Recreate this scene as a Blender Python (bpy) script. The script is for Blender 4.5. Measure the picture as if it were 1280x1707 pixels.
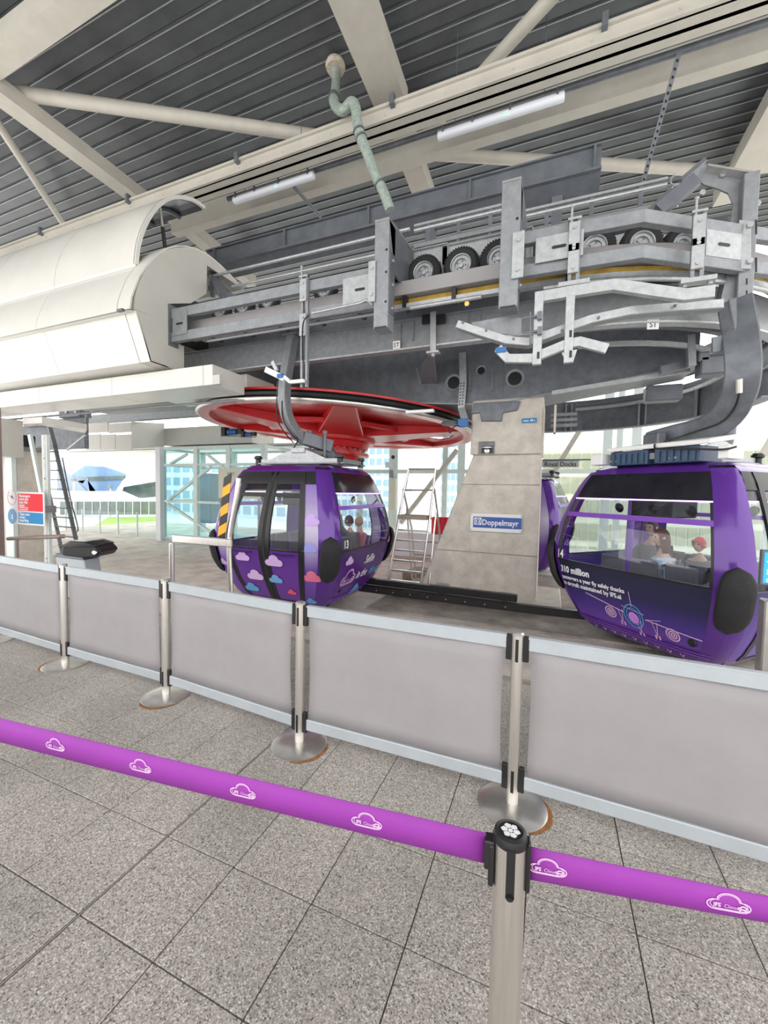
import bpy, bmesh, math, random
from mathutils import Vector, Matrix, noise
random.seed(7)
D=bpy.data; COL=bpy.context.scene.collection; SC=bpy.context.scene
for o in list(D.objects): D.objects.remove(o)
PI=math.pi
def V(*a): return Vector(a)
# ---------------------------------------------------------------- camera
CAM=V(0,0,1.67); FPX=678.05
cR=V(.924583,.380529,.018547); cU=V(-.036640,.040358,.998513); cF=V(-.379215,.923888,-.051257)
cam=D.cameras.new('camera'); cam.sensor_fit='HORIZONTAL'; cam.sensor_width=36; cam.lens=FPX/1280*36; cam.clip_end=600; cam.clip_start=.05
camo=D.objects.new('camera',cam); COL.objects.link(camo); SC.camera=camo
m=Matrix.Identity(4)
for i,ax in enumerate((cR,cU,-cF)):
    for k in range(3): m[k][i]=ax[k]
m.translation=CAM; camo.matrix_world=m
# ---------------------------------------------------------------- sky, exposure
w=D.worlds.new('overcast_sky'); SC.world=w; w.use_nodes=True
bg=w.node_tree.nodes['Background']; bg.inputs[0].default_value=(1,.985,.955,1); bg.inputs[1].default_value=2.2
SC.cycles.transparent_max_bounces=32
SC.view_settings.view_transform='Standard'; SC.view_settings.look='None'; SC.view_settings.gamma=1
SC.view_settings.exposure=0.1; SC.view_settings.use_curve_mapping=False
# ---------------------------------------------------------------- materials
def nodes(name):
    mt=D.materials.new(name); mt.use_nodes=True; nt=mt.node_tree
    return mt,nt,nt.nodes['Principled BSDF']
def mat(name,col,rough=.5,metal=0,var=0,scale=6,bump=0,bscale=40,col2=None,spec=.5,aniso=None,emit=None,estr=1):
    mt,nt,b=nodes(name)
    b.inputs['Base Color'].default_value=(*col,1); b.inputs['Roughness'].default_value=rough
    b.inputs['Metallic'].default_value=metal; b.inputs['Specular IOR Level'].default_value=spec
    tc=nt.nodes.new('ShaderNodeTexCoord')
    mp=nt.nodes.new('ShaderNodeMapping'); nt.links.new(tc.outputs['Object'],mp.inputs[0])
    if aniso: mp.inputs['Scale'].default_value=aniso
    if var:
        n=nt.nodes.new('ShaderNodeTexNoise'); n.inputs['Scale'].default_value=scale; n.inputs['Detail'].default_value=6
        n.inputs['Roughness'].default_value=.65
        nt.links.new(mp.outputs[0],n.inputs['Vector'])
        r=nt.nodes.new('ShaderNodeValToRGB'); r.color_ramp.elements[0].position=.32; r.color_ramp.elements[1].position=.68
        c2=col2 or tuple(max(0,c*(1-var)) for c in col)
        r.color_ramp.elements[0].color=(*c2,1); r.color_ramp.elements[1].color=(*[min(1,c*(1+var*.35)) for c in col],1)
        nt.links.new(n.outputs[0],r.inputs[0]); nt.links.new(r.outputs[0],b.inputs['Base Color'])
    if bump:
        n2=nt.nodes.new('ShaderNodeTexNoise'); n2.inputs['Scale'].default_value=bscale; n2.inputs['Detail'].default_value=4
        nt.links.new(mp.outputs[0],n2.inputs['Vector'])
        bp=nt.nodes.new('ShaderNodeBump'); bp.inputs['Strength'].default_value=bump; bp.inputs['Distance'].default_value=.01
        nt.links.new(n2.outputs[0],bp.inputs['Height']); nt.links.new(bp.outputs[0],b.inputs['Normal'])
    if emit:
        b.inputs['Emission Color'].default_value=(*emit,1); b.inputs['Emission Strength'].default_value=estr
    return mt
def glassmat(name,tint,gloss=.12,rough=.02):
    mt=D.materials.new(name); mt.use_nodes=True; nt=mt.node_tree; nt.nodes.clear()
    out=nt.nodes.new('ShaderNodeOutputMaterial'); mx=nt.nodes.new('ShaderNodeMixShader')
    t=nt.nodes.new('ShaderNodeBsdfTransparent'); t.inputs[0].default_value=(*tint,1)
    g=nt.nodes.new('ShaderNodeBsdfGlossy'); g.inputs['Roughness'].default_value=rough
    fr=nt.nodes.new('ShaderNodeLayerWeight'); fr.inputs[0].default_value=.5
    pw=nt.nodes.new('ShaderNodeMath'); pw.operation='POWER'; pw.inputs[1].default_value=4; nt.links.new(fr.outputs['Facing'],pw.inputs[0])
    ma=nt.nodes.new('ShaderNodeMath'); ma.operation='MULTIPLY_ADD'; ma.inputs[1].default_value=.6; ma.inputs[2].default_value=gloss*.18; nt.links.new(pw.outputs[0],ma.inputs[0])
    nt.links.new(ma.outputs[0],mx.inputs[0]); nt.links.new(t.outputs[0],mx.inputs[1]); nt.links.new(g.outputs[0],mx.inputs[2])
    nt.links.new(mx.outputs[0],out.inputs[0]); return mt
def rampmat(name,axis,stops,lo,hi,rough=.3,metal=0):
    """flat print: colour bands along one object axis"""
    mt,nt,b=nodes(name); b.inputs['Roughness'].default_value=rough; b.inputs['Metallic'].default_value=metal
    tc=nt.nodes.new('ShaderNodeTexCoord'); sp=nt.nodes.new('ShaderNodeSeparateXYZ'); nt.links.new(tc.outputs['Object'],sp.inputs[0])
    mr=nt.nodes.new('ShaderNodeMapRange'); mr.inputs['From Min'].default_value=lo; mr.inputs['From Max'].default_value=hi
    nt.links.new(sp.outputs[axis],mr.inputs['Value'])
    r=nt.nodes.new('ShaderNodeValToRGB'); el=r.color_ramp.elements
    while len(el)<len(stops): el.new(.5)
    for e,(p,c) in zip(el,stops): e.position=p; e.color=(*c,1)
    nt.links.new(mr.outputs[0],r.inputs[0]); nt.links.new(r.outputs[0],b.inputs['Base Color']); return mt
def tilemat():
    mt,nt,b=nodes('terrazzo'); b.inputs['Roughness'].default_value=.62; b.inputs['Specular IOR Level'].default_value=.35
    geo=nt.nodes.new('ShaderNodeNewGeometry'); oi=nt.nodes.new('ShaderNodeObjectInfo')
    v=nt.nodes.new('ShaderNodeTexVoronoi'); v.inputs['Scale'].default_value=210; nt.links.new(geo.outputs['Position'],v.inputs['Vector'])
    sp=nt.nodes.new('ShaderNodeSeparateColor'); nt.links.new(v.outputs['Color'],sp.inputs[0])
    r=nt.nodes.new('ShaderNodeValToRGB'); el=r.color_ramp.elements
    st=[(0,(.10,.09,.085)),(.12,(.26,.235,.215)),(.42,(.375,.342,.315)),(.78,(.46,.427,.40)),(1,(.68,.65,.61))]
    while len(el)<5: el.new(.5)
    for e,(p,c) in zip(el,st): e.position=p; e.color=(*c,1)
    nt.links.new(sp.outputs[0],r.inputs[0])
    n=nt.nodes.new('ShaderNodeTexNoise'); n.inputs['Scale'].default_value=1.3; n.inputs['Detail'].default_value=5; nt.links.new(geo.outputs['Position'],n.inputs['Vector'])
    mr=nt.nodes.new('ShaderNodeMapRange'); mr.inputs['From Min'].default_value=.3; mr.inputs['From Max'].default_value=.7; mr.inputs['To Min'].default_value=.88; mr.inputs['To Max'].default_value=1.18
    nt.links.new(n.outputs[0],mr.inputs['Value'])
    m2=nt.nodes.new('ShaderNodeMapRange'); m2.inputs['To Min'].default_value=.94; m2.inputs['To Max'].default_value=1.05; nt.links.new(oi.outputs['Random'],m2.inputs['Value'])
    mu=nt.nodes.new('ShaderNodeMath'); mu.operation='MULTIPLY'; nt.links.new(mr.outputs[0],mu.inputs[0]); nt.links.new(m2.outputs[0],mu.inputs[1])
    mx=nt.nodes.new('ShaderNodeVectorMath'); mx.operation='SCALE'; nt.links.new(r.outputs[0],mx.inputs[0]); nt.links.new(mu.outputs[0],mx.inputs['Scale'])
    nt.links.new(mx.outputs[0],b.inputs['Base Color'])
    bp=nt.nodes.new('ShaderNodeBump'); bp.inputs['Strength'].default_value=.35; bp.inputs['Distance'].default_value=.002
    nt.links.new(sp.outputs[0],bp.inputs['Height']); nt.links.new(bp.outputs[0],b.inputs['Normal'])
    return mt
def brushed(name,col,rough=.28):
    mt,nt,b=nodes(name); b.inputs['Base Color'].default_value=(*col,1); b.inputs['Metallic'].default_value=1; 
    tc=nt.nodes.new('ShaderNodeTexCoord'); mp=nt.nodes.new('ShaderNodeMapping'); mp.inputs['Scale'].default_value=(90,90,1.2)
    nt.links.new(tc.outputs['Object'],mp.inputs[0]); n=nt.nodes.new('ShaderNodeTexNoise'); n.inputs['Scale'].default_value=3; nt.links.new(mp.outputs[0],n.inputs['Vector'])
    mr=nt.nodes.new('ShaderNodeMapRange'); mr.inputs['To Min'].default_value=rough-.1; mr.inputs['To Max'].default_value=rough+.18
    nt.links.new(n.outputs[0],mr.inputs['Value']); nt.links.new(mr.outputs[0],b.inputs['Roughness']); return mt
M=dict(
 galv=mat('galvanised',(.30,.315,.335),.5,.4,.2,9,.15,60),
 galv2=mat('galvanised_bright',(.47,.485,.50),.42,.45,.2,12,.1,80),
 galvd=mat('galvanised_dark',(.185,.20,.225),.5,.35,.3,5,.1,50),
 steel=mat('grey_steel',(.17,.185,.21),.48,.25,.25,3,.05,30),
 black=mat('black_plastic',(.015,.015,.017),.38,0,.3,8),
 rubber=mat('rubber',(.022,.022,.024),.75,0,.3,20,.3,80),
 beam=mat('cream_paint',(.545,.515,.455),.5,0,.10,2.5,.04,30),
 deck=mat('deck_sheet',(.115,.122,.130),.38,.35,.25,1.2),
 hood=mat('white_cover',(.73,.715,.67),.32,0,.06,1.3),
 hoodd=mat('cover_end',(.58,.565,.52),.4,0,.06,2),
 conc=mat('concrete',(.66,.61,.545),.85,0,.22,3.5,.5,35),
 conc2=mat('pit_concrete',(.38,.345,.31),.9,0,.45,2.2,.4,30),
 red=mat('red_paint',(.62,.018,.022),.3,.0,.2,3),
 redd=mat('red_sheen',(.70,.10,.09),.25,.2,.15,3),
 inox=brushed('stainless',(.82,.79,.75)),
 inoxb=mat('stainless_base',(.64,.62,.59),.33,.9,.2,5,.05,20),
 alu=mat('aluminium',(.50,.545,.59),.38,.25,.08,4),
 mesh=mat('banner_fabric',(.35,.335,.345),.7,0,.07,3,.15,400),
 tape=mat('purple_webbing',(.31,.045,.38),.55,0,.08,5,.15,300,spec=.3),
 purple=mat('purple_gloss',(.115,.03,.30),.16,.15,.1,2,spec=.7),
 purpleb=mat('bright_purple',(.24,.09,.52),.25,0,.05,2),
 dkglass=mat('dark_strip',(.018,.018,.026),.15,0,.3,4),
 glass=glassmat('cabin_glass',(.93,.95,.96),.22),
 clear=glassmat('clear_glass',(.90,.95,.95),.15),
 cyan=glassmat('lift_glass',(.86,.97,.97),.12),
 smoke=glassmat('smoke_visor',(.38,.36,.40),.35,.08),
 white=mat('white_paint',(.85,.85,.84),.4),
 print=mat('white_print',(.88,.87,.92),.5),
 blue=mat('blue_print',(.04,.11,.42),.4),
 blueb=mat('sign_blue',(.01,.22,.50),.4),
 signr=mat('sign_red',(.72,.015,.03),.4),
 motor=mat('blue_motor',(.02,.14,.40),.4),
 battery=mat('battery_blue',(.03,.07,.14),.4,0,.2,8),
 yellow=mat('ochre_strip',(.42,.26,.03),.6,0,.3,8),
 amber=mat('amber_stripe',(.90,.42,.01),.5),
 pipe=mat('pale_green_jacket',(.36,.43,.38),.55,.1,.3,14,.3,60),
 plaster=mat('pipe_collar',(.60,.52,.42),.8,0,.3,20),
 tube=mat('lamp_diffuser',(.70,.72,.78),.4),
 green=mat('led_green',(.1,.9,.3),.4,emit=(.1,1,.35),estr=3),
 led=mat('cabin_led_strip',(.8,.5,1),.4,emit=(.75,.45,1),estr=2.2),
 orange=mat('orange_led',(1,.4,.05),.4,emit=(1,.35,.05),estr=2),
 grass=mat('lawn',(.42,.66,.10),.9,0,.25,.3,.3,8),
 plaza=mat('plaza_paving',(.82,.81,.79),.8,0,.12,.2),
 brownfloor=mat('boarding_floor',(.68,.62,.56),.75,0,.35,1.6,.3,30),
 bglass=mat('blue_cladding',(.27,.45,.72),.2,.2,.25,.12),
 bglassd=mat('slate_cladding',(.30,.38,.48),.25,.2,.3,.2),
 shop=mat('shopfront_glass',(.16,.22,.21),.2,.1,.4,.3),
 bwhite=mat('pale_fascia',(.75,.77,.80),.5),
 aptw=mat('apartment_wall',(.78,.82,.88),.6),
 aptg=mat('apartment_glass',(.38,.55,.72),.25,.1,.2,.3),
 facy=mat('cream_facade',(.72,.70,.58),.6,0,.08,.4),
 facg=mat('olive_glass',(.40,.40,.29),.3,.0,.15,.4),
 glframe=mat('pale_green_steel',(.70,.80,.78),.4,0,.08,3),
 skin=mat('skin',(.62,.38,.28),.55), hairr=mat('auburn_hair',(.13,.035,.02),.6,0,.3,30),
 hairb=mat('blond_hair',(.45,.30,.17),.7,0,.3,30), hairk=mat('dark_hair',(.03,.02,.018),.6,0,.3,30),
 denim=mat('pale_denim',(.42,.52,.60),.8,0,.15,20), greyj=mat('grey_jersey',(.13,.13,.15),.85),
 pink=mat('pink_top',(.62,.13,.22),.8), redcap=mat('red_cap',(.60,.03,.04),.7), jeans=mat('dark_trousers',(.04,.05,.09),.85),
 lips=mat('lip_colour',(.5,.1,.1),.5), eye=mat('eye',(.02,.015,.015),.2),
 seat=mat('seat_shell',(.12,.125,.14),.45), seatb=mat('blue_seat_pad',(.03,.12,.35),.7), ply=mat('orange_panel',(.55,.25,.10),.6),
 rust=mat('rust_stain',(.36,.15,.05),.9,0,.5,25),
 wood=mat('weathered_timber',(.42,.35,.28),.85,0,.4,8,.3,30,aniso=(1,12,12)),
 brown=mat('bronze_cladding',(.26,.20,.185),.45,.3,.15,2),
 screen=mat('screen_face',(.02,.28,.75),.3,emit=(.02,.35,.9),estr=.9),
 joint=mat('grout',(.23,.18,.14),.9,0,.3,10),
)
M['tile']=tilemat()
M['print13']=rampmat('purple_wrap','Z',[(0,(.11,.03,.26)),(.55,(.10,.025,.24)),(1,(.055,.03,.10))],.2,1.0)
M['door13']=rampmat('door_wrap','Z',[(0,(.17,.05,.36)),(1,(.11,.03,.27))],.2,1.0)
M['side13']=rampmat('cloud_wrap','Z',[(0,(.16,.05,.38)),(.3,(.17,.08,.38)),(.45,(.42,.36,.58)),(.62,(.55,.50,.68)),(.8,(.32,.24,.50)),(1,(.22,.12,.45))],.1,2.1)
M['print14']=rampmat('navy_wrap','Z',[(0,(.17,.06,.42)),(.28,(.07,.035,.28)),(.6,(.022,.022,.085)),(1,(.018,.02,.045))],.2,1.0)
M['door14']=rampmat('violet_wrap','Z',[(0,(.14,.06,.40)),(.7,(.08,.04,.26)),(1,(.03,.03,.12))],.2,1.0)
M['cloudp']=rampmat('cloud_pink','Z',[(0,(.85,.60,.85)),(1,(.55,.36,.80))],.2,1.3)
M['cloudb']=rampmat('cloud_blue','Z',[(0,(.10,.45,.75)),(1,(.35,.35,.80))],.2,1.0)
M['cloudr']=rampmat('cloud_red','Z',[(0,(.85,.10,.15)),(1,(.80,.30,.55))],.2,1.0)
M['neon']=mat('neon_print',(.80,.52,.80),.5)
M['neonb']=mat('cyan_print',(.08,.55,.85),.5)
M['neonp']=mat('violet_print',(.62,.28,.85),.5)
# ---------------------------------------------------------------- helpers
def at(px,py,x=None,y=None,z=None):
    """point of the place seen at a photo pixel, on the real plane x=, y= or z="""
    d=cF+cR*((px-640)/FPX)+cU*((853.5-py)/FPX)
    t=x/d.x if x is not None else y/d.y if y is not None else (z-1.67)/d.z
    return CAM+d*t
class MB:
    def __init__(s): s.v=[]; s.f=[]
    def add(s,vs,fs):
        n=len(s.v); s.v+=[Vector(p) for p in vs]; s.f+=[tuple(i+n for i in f) for f in fs]; return s
    def hexa(s,c):   # 8 corners: bottom loop 0-3, top loop 4-7
        return s.add(c,[(3,2,1,0),(4,5,6,7),(0,1,5,4),(1,2,6,5),(2,3,7,6),(3,0,4,7)])
    def box(s,x0,x1,y0,y1,z0,z1):
        return s.hexa([V(x0,y0,z0),V(x1,y0,z0),V(x1,y1,z0),V(x0,y1,z0),V(x0,y0,z1),V(x1,y0,z1),V(x1,y1,z1),V(x0,y1,z1)])
    def rbox(s,c,sz,rz=0,M4=None):
        R=M4 or Matrix.Rotation(rz,3,'Z'); h=[k/2 for k in sz]; c=Vector(c)
        P=[(-1,-1,-1),(1,-1,-1),(1,1,-1),(-1,1,-1),(-1,-1,1),(1,-1,1),(1,1,1),(-1,1,1)]
        return s.hexa([c+R@V(a*h[0],b*h[1],d*h[2]) for a,b,d in P])
    def beam(s,p,q,w,h,up=(0,0,1)):
        p=Vector(p);q=Vector(q);t=(q-p).normalized(); a=Vector(up)
        if abs(t.dot(a))>.98: a=V(0,1,0)
        sd=t.cross(a).normalized()*(w/2); u=sd.cross(t).normalized()*(h/2)
        return s.hexa([p-sd-u,p+sd-u,p+sd+u,p-sd+u,q-sd-u,q+sd-u,q+sd+u,q-sd+u])
    def ibeam(s,p,q,w,h,t=.03,up=(0,0,1)):
        p=Vector(p);q=Vector(q);d=(q-p).normalized(); a=Vector(up); sd=d.cross(a).normalized(); u=sd.cross(d).normalized()
        for k in(-1,1): s.beam(p+u*k*(h/2-t/2),q+u*k*(h/2-t/2),w,t,up)
        return s.beam(p,q,t,h-2*t,up)
    def sweep(s,pts,prof,closed=False,up=V(0,0,1),cap=True):
        pts=[Vector(p) for p in pts]; n=len(pts); rings=[]; k=len(prof)
        for i,p in enumerate(pts):
            a=pts[(i-1)%n] if closed or i>0 else None; b=pts[(i+1)%n] if closed or i<n-1 else None
            t1=(p-a).normalized() if a else None; t2=(b-p).normalized() if b else None
            t=((t1 or t2)+(t2 or t1)).normalized(); sd=t.cross(up).normalized(); u=sd.cross(t).normalized()
            c=1 if not(t1 and t2) else 1/max(.5,t.dot(t1))
            rings.append([p+sd*x*c+u*y for x,y in prof])
        vs=[v for r in rings for v in r]; fs=[]
        for i in range(n if closed else n-1):
            j=(i+1)%n
            for a in range(k): b=(a+1)%k; fs.append((i*k+a,i*k+b,j*k+b,j*k+a))
        if not closed and cap: fs+= [tuple(range(k-1,-1,-1)),tuple((n-1)*k+a for a in range(k))]
        return s.add(vs,fs)
    def rsweep(s,pts,w,h,closed=False): return s.sweep(pts,[(-w/2,-h/2),(w/2,-h/2),(w/2,h/2),(-w/2,h/2)],closed)
    def tube(s,pts,r,n=10,cap=True):
        pts=[Vector(p) for p in pts]; rs=r if isinstance(r,(list,tuple)) else [r]*len(pts)
        t=(pts[1]-pts[0]).normalized(); u=t.orthogonal().normalized(); rings=[]
        for i,p in enumerate(pts):
            a=pts[max(i-1,0)]; b=pts[min(i+1,len(pts)-1)]; t=(b-a).normalized()
            u=(u-t*u.dot(t)).normalized(); w2=t.cross(u)
            rings.append([p+(u*math.cos(2*PI*k/n)+w2*math.sin(2*PI*k/n))*rs[i] for k in range(n)])
        vs=[v for r_ in rings for v in r_]; fs=[]
        for i in range(len(pts)-1):
            for k in range(n): b=(k+1)%n; fs.append((i*n+k,i*n+b,(i+1)*n+b,(i+1)*n+k))
        if cap: fs+=[tuple(range(n-1,-1,-1)),tuple((len(pts)-1)*n+k for k in range(n))]
        return s.add(vs,fs)
    def lathe(s,c,prof,n=32,axis=(0,0,1),arc=2*PI):
        """prof: (radius, height) pairs"""
        c=Vector(c); A=Vector(axis).normalized(); u=A.orthogonal().normalized(); w2=A.cross(u); k=len(prof)
        full=arc>6.28; m_=n if full else n+1; vs=[]; fs=[]
        for i in range(m_):
            a=arc*i/n
            for r,h in prof: vs.append(c+(u*math.cos(a)+w2*math.sin(a))*r+A*h)
        for i in range(n):
            j=(i+1)%m_
            for q in range(k-1): fs.append((i*k+q,j*k+q,j*k+q+1,i*k+q+1))
        return s.add(vs,fs)
    def prism(s,pts,ext):
        n=len(pts); e=Vector(ext); pts=[Vector(p) for p in pts]
        return s.add(pts+[p+e for p in pts],[tuple(range(n-1,-1,-1)),tuple(range(n,2*n))]+[(i,(i+1)%n,(i+1)%n+n,i+n) for i in range(n)])
    def strip(s,a,b,ext):
        """two polylines -> thick ribbon"""
        e=Vector(ext); n=len(a)
        for i in range(n-1):
            s.hexa([Vector(a[i]),Vector(a[i+1]),Vector(b[i+1]),Vector(b[i]),Vector(a[i])+e,Vector(a[i+1])+e,Vector(b[i+1])+e,Vector(b[i])+e])
        return s
    def bolt(s,p,nrm,r=.02,h=.015): return s.lathe(Vector(p),[(0,h),(r,h),(r,0)],6,nrm)
    def build(s,name,m_,parent=None,kind=None,smooth=False,bevel=0,loc=None,solid=0):
        me=D.meshes.new(name)
        if parent is not None: off=WORLD.get(parent.name,V(0,0,0))
        elif loc is not None: off=Vector(loc)
        else:
            xs=[v.x for v in s.v]; ys=[v.y for v in s.v]; off=V((min(xs)+max(xs))/2,(min(ys)+max(ys))/2,min(v.z for v in s.v))
        me.from_pydata([v-off for v in s.v],[],s.f); me.update()
        b=bmesh.new(); b.from_mesh(me); bmesh.ops.recalc_face_normals(b,faces=b.faces)
        b.to_mesh(me); b.free()
        me.materials.append(M[m_] if isinstance(m_,str) else m_)
        o=D.objects.new(name,me); COL.objects.link(o)
        if parent is not None: o.parent=parent; WORLD[o.name]=off
        else: o.location=off; WORLD[o.name]=off
        if kind: o['kind']=kind
        if smooth:
            for p in me.polygons: p.use_smooth=True
            me.set_sharp_from_angle(angle=math.radians(38))
        if bevel:
            md=o.modifiers.new('bevel','BEVEL'); md.width=bevel; md.segments=1; md.limit_method='ANGLE'; md.angle_limit=.6
        if solid:
            md=o.modifiers.new('solid','SOLIDIFY'); md.thickness=solid
        return o
def each(mb,name,m_,parent,**k):
    """every loose piece of the mesh becomes a part of its own"""
    par=list(range(len(mb.v)))
    def find(a):
        while par[a]!=a: par[a]=par[par[a]]; a=par[a]
        return a
    for f in mb.f:
        for a in f[1:]: par[find(a)]=find(f[0])
    gr={}
    for f in mb.f: gr.setdefault(find(f[0]),[]).append(f)
    out=[]
    for fs in gr.values():
        ids=sorted({i for f in fs for i in f}); mp={i:n for n,i in enumerate(ids)}; q=MB(); q.v=[mb.v[i] for i in ids]; q.f=[tuple(mp[i] for i in f) for f in fs]
        out.append(q.build(name,m_,parent,**k))
    return out
WORLD={}
def thing(name,label,cat,loc=(0,0,0),rz=0,group=None):
    o=D.objects.new(name,None); COL.objects.link(o); o.location=loc; o.rotation_euler=(0,0,rz); o.empty_display_size=.1
    o['label']=label; o['category']=cat
    if group: o['group']=group
    WORLD[o.name]=Vector(loc); return o
def local(t): WORLD[t.name]=V(0,0,0); return t    # children given in the thing's own coordinates
def tag(o,label,cat,group=None):
    o['label']=label; o['category']=cat
    if group: o['group']=group
    return o
def lab(o,l): o['label']=l; return o
def struct(o): o['kind']='structure'; return o
def copy_tree(o,parent=None):
    c=o.copy(); COL.objects.link(c)
    if parent is not None: c.parent=parent
    for ch in list(o.children): copy_tree(ch,c)
    return c
def text2d(s,size,bold=0,shear=0,align='LEFT',space=1):
    cu=D.curves.new('lettering','FONT'); cu.body=s; cu.size=size; cu.offset=bold; cu.shear=shear; cu.align_x=align; cu.resolution_u=2; cu.space_character=space
    ob=D.objects.new('lettering',cu); COL.objects.link(ob); dg=bpy.context.evaluated_depsgraph_get(); dg.update()
    me=D.meshes.new_from_object(ob.evaluated_get(dg)); vs=[(v.co.x,v.co.y) for v in me.vertices]; fs=[tuple(p.vertices) for p in me.polygons]
    D.objects.remove(ob); D.curves.remove(cu); D.meshes.remove(me); return vs,fs
def decal(mb,vf,fn):
    vs,fs=vf; mb.add([fn(x,y) for x,y in vs],fs); return mb
def rect2(x0,y0,x1,y1,n=1):
    vs=[];fs=[]
    for i in range(n+1):
        x=x0+(x1-x0)*i/n; vs+=[(x,y0),(x,y1)]
    for i in range(n): fs.append((2*i,2*i+2,2*i+3,2*i+1))
    return vs,fs
def ring2(pts,k,cx=0,cy=0,wd=.01):
    vs=[];fs=[];n=len(pts)
    for i in range(n):
        a=Vector(pts[i-1]);b=Vector(pts[(i+1)%n]);p=Vector(pts[i]); t=(b-a).normalized(); nn=V(t.y,-t.x,0)
        vs+=[(p.x,p.y),(p.x-nn.x*wd,p.y-nn.y*wd)]
    for i in range(n): j=(i+1)%n; fs.append((2*i,2*j,2*j+1,2*i+1))
    return vs,fs
def line2(x0,y0,x1,y1,wd):
    a=V(x0,y0,0);b=V(x1,y1,0);t=(b-a).normalized();n=V(-t.y,t.x,0)*wd/2
    k=6;vs=[];fs=[]
    for i in range(k+1):
        p=a+(b-a)*i/k; vs+=[(p.x-n.x,p.y-n.y),(p.x+n.x,p.y+n.y)]
    for i in range(k): fs.append((2*i,2*i+2,2*i+3,2*i+1))
    return vs,fs
def cloud_outline(w_,h_):
    """counter-clockwise cloud, flat bottom, centred"""
    pts=[]
    def arc(cx,cy,r,a0,a1,n=7):
        for i in range(n+1):
            a=math.radians(a0+(a1-a0)*i/n); pts.append((cx+r*math.cos(a),cy+r*math.sin(a)))
    arc(.34,-.12,.24,-90,95); arc(-.02,.10,.33,8,165,9); arc(-.38,-.13,.23,80,270)
    return [(x*w_,y*h_*1.0) for x,y in pts]
def fan(pts):
    n=len(pts); cx=sum(p[0] for p in pts)/n; cy=sum(p[1] for p in pts)/n
    return [(cx,cy)]+list(pts),[(0,i+1,(i+1)%n+1) for i in range(n)]
def circ(cx,cy,r,n=18): return [(cx+r*math.cos(2*PI*i/n),cy+r*math.sin(2*PI*i/n)) for i in range(n)]
def logo(mb,fn,W):
    """cloud badge: double cloud outline, wording and a ring with a bar"""
    c=cloud_outline(W,W*.72)
    decal(mb,ring2(c,0,wd=W*.035),fn); decal(mb,ring2([(x*.86,y*.84) for x,y in c],0,wd=W*.02),fn)
    decal(mb,text2d('IFS',W*.17,W*.006),lambda x,y:fn(x-W*.42,y-W*.16)); decal(mb,text2d('Cloud',W*.16),lambda x,y:fn(x-W*.14,y-W*.16))
    decal(mb,ring2(circ(W*.37,-W*.13,W*.12),0,wd=W*.045),fn); decal(mb,rect2(W*.22,-W*.155,W*.52,-W*.105,3),fn)
    return mb
# ================================================================ SETTING
# ---- platform floor of terrazzo tiles (400 mm)
TX0=-1.643; rowsy=[.95+.394*k for k in range(-9,8)]
EDGE=3.72
fl=struct(MB().box(-9.2,4.4,-2.6,EDGE+.06,-.30,-.012).build('floor','joint',loc=(0,0,0)))
tm=MB().box(.0025,.3975,.0025,.3915,-.012,0).build('tile','tile',parent=fl,bevel=.002); tme=tm.data; D.objects.remove(tm)
cells=[]
for j,yy in enumerate(rowsy):
    for i in range(-19,15):
        x=TX0+i*.4+(.005 if i>=0 else -.005)
        if yy+.4>EDGE+.1: continue
        c=V(x+.2,yy+.2,0)-CAM; z=c.dot(cF); vis=False
        if z>.1:
            u=640+FPX*c.dot(cR)/z; v_=853.5-FPX*c.dot(cU)/z
            vis=-250<u<1530 and v_<2000
        cells.append((0 if vis else 1,c.length,x,yy))
cells.sort(); rest=MB()
for k,(a,b,x,yy) in enumerate(cells):
    if k<300:
        o=D.objects.new('tile',tme); COL.objects.link(o); o.parent=fl
        o.location=(x,yy,random.uniform(-.0008,.0008)); md=o.modifiers.new('bevel','BEVEL'); md.width=.002; md.segments=1
    else: rest.box(x+.0025,x+.3975,yy+.0025,yy+.3915,-.012,0)
MB().box(TX0-.0025,TX0+.0025,rowsy[0],EDGE,-.012,-.001).build('expansion_strip','conc2',parent=fl)
if rest.v: rest.build('outer_tile','tile',parent=fl,kind='stuff')
struct(MB().box(-9.2,4.4,EDGE-.02,EDGE+.10,-.7,-.004).build('trim_1','conc2'))
# ---- lower cabin track floor
struct(MB().box(-24,9,EDGE+.1,19,-.9,-.6).build('floor_lower','brownfloor'))
struct(MB().box(-3.2,8,7.0,12.0,-.6,-.56).build('floor_track','conc2'))
# ---- ground outside
struct(MB().box(-260,200,19.5,330,-5.4,-5).build('ground','plaza'))
# ---- ceiling deck: long profiled panels
ce=struct(MB().box(-24,9,-4,17,10.12,10.2).build('ceiling','deck'))
pm=MB(); pm.box(0,33,.005,.595,.0,.02)
for k in range(2): pm.box(0,33,.03+.3*k,.055+.3*k,-.022,0)
pm=pm.build('panel','deck',parent=ce); pme=pm.data; D.objects.remove(pm)
for k in range(35):
    o=D.objects.new('panel',pme); COL.objects.link(o); o.parent=ce; o.location=V(-24,-4+.6*k,9.92)
lm=MB()
for k in range(35):
    for q in range(2): lm.box(-24,9,-4+.6*k+.036+.3*q,-4+.6*k+.052+.3*q,9.893,9.897)
lm.build('seam_lip','galv2',parent=ce,kind='stuff')
# ---- roof structure (each member a thing)
def member(name,label,cat,mb,mt='beam',**k): return tag(mb.build(name,mt,**k),label,cat)
def rx(px,py,z): return at(px,py,z=z)
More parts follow.
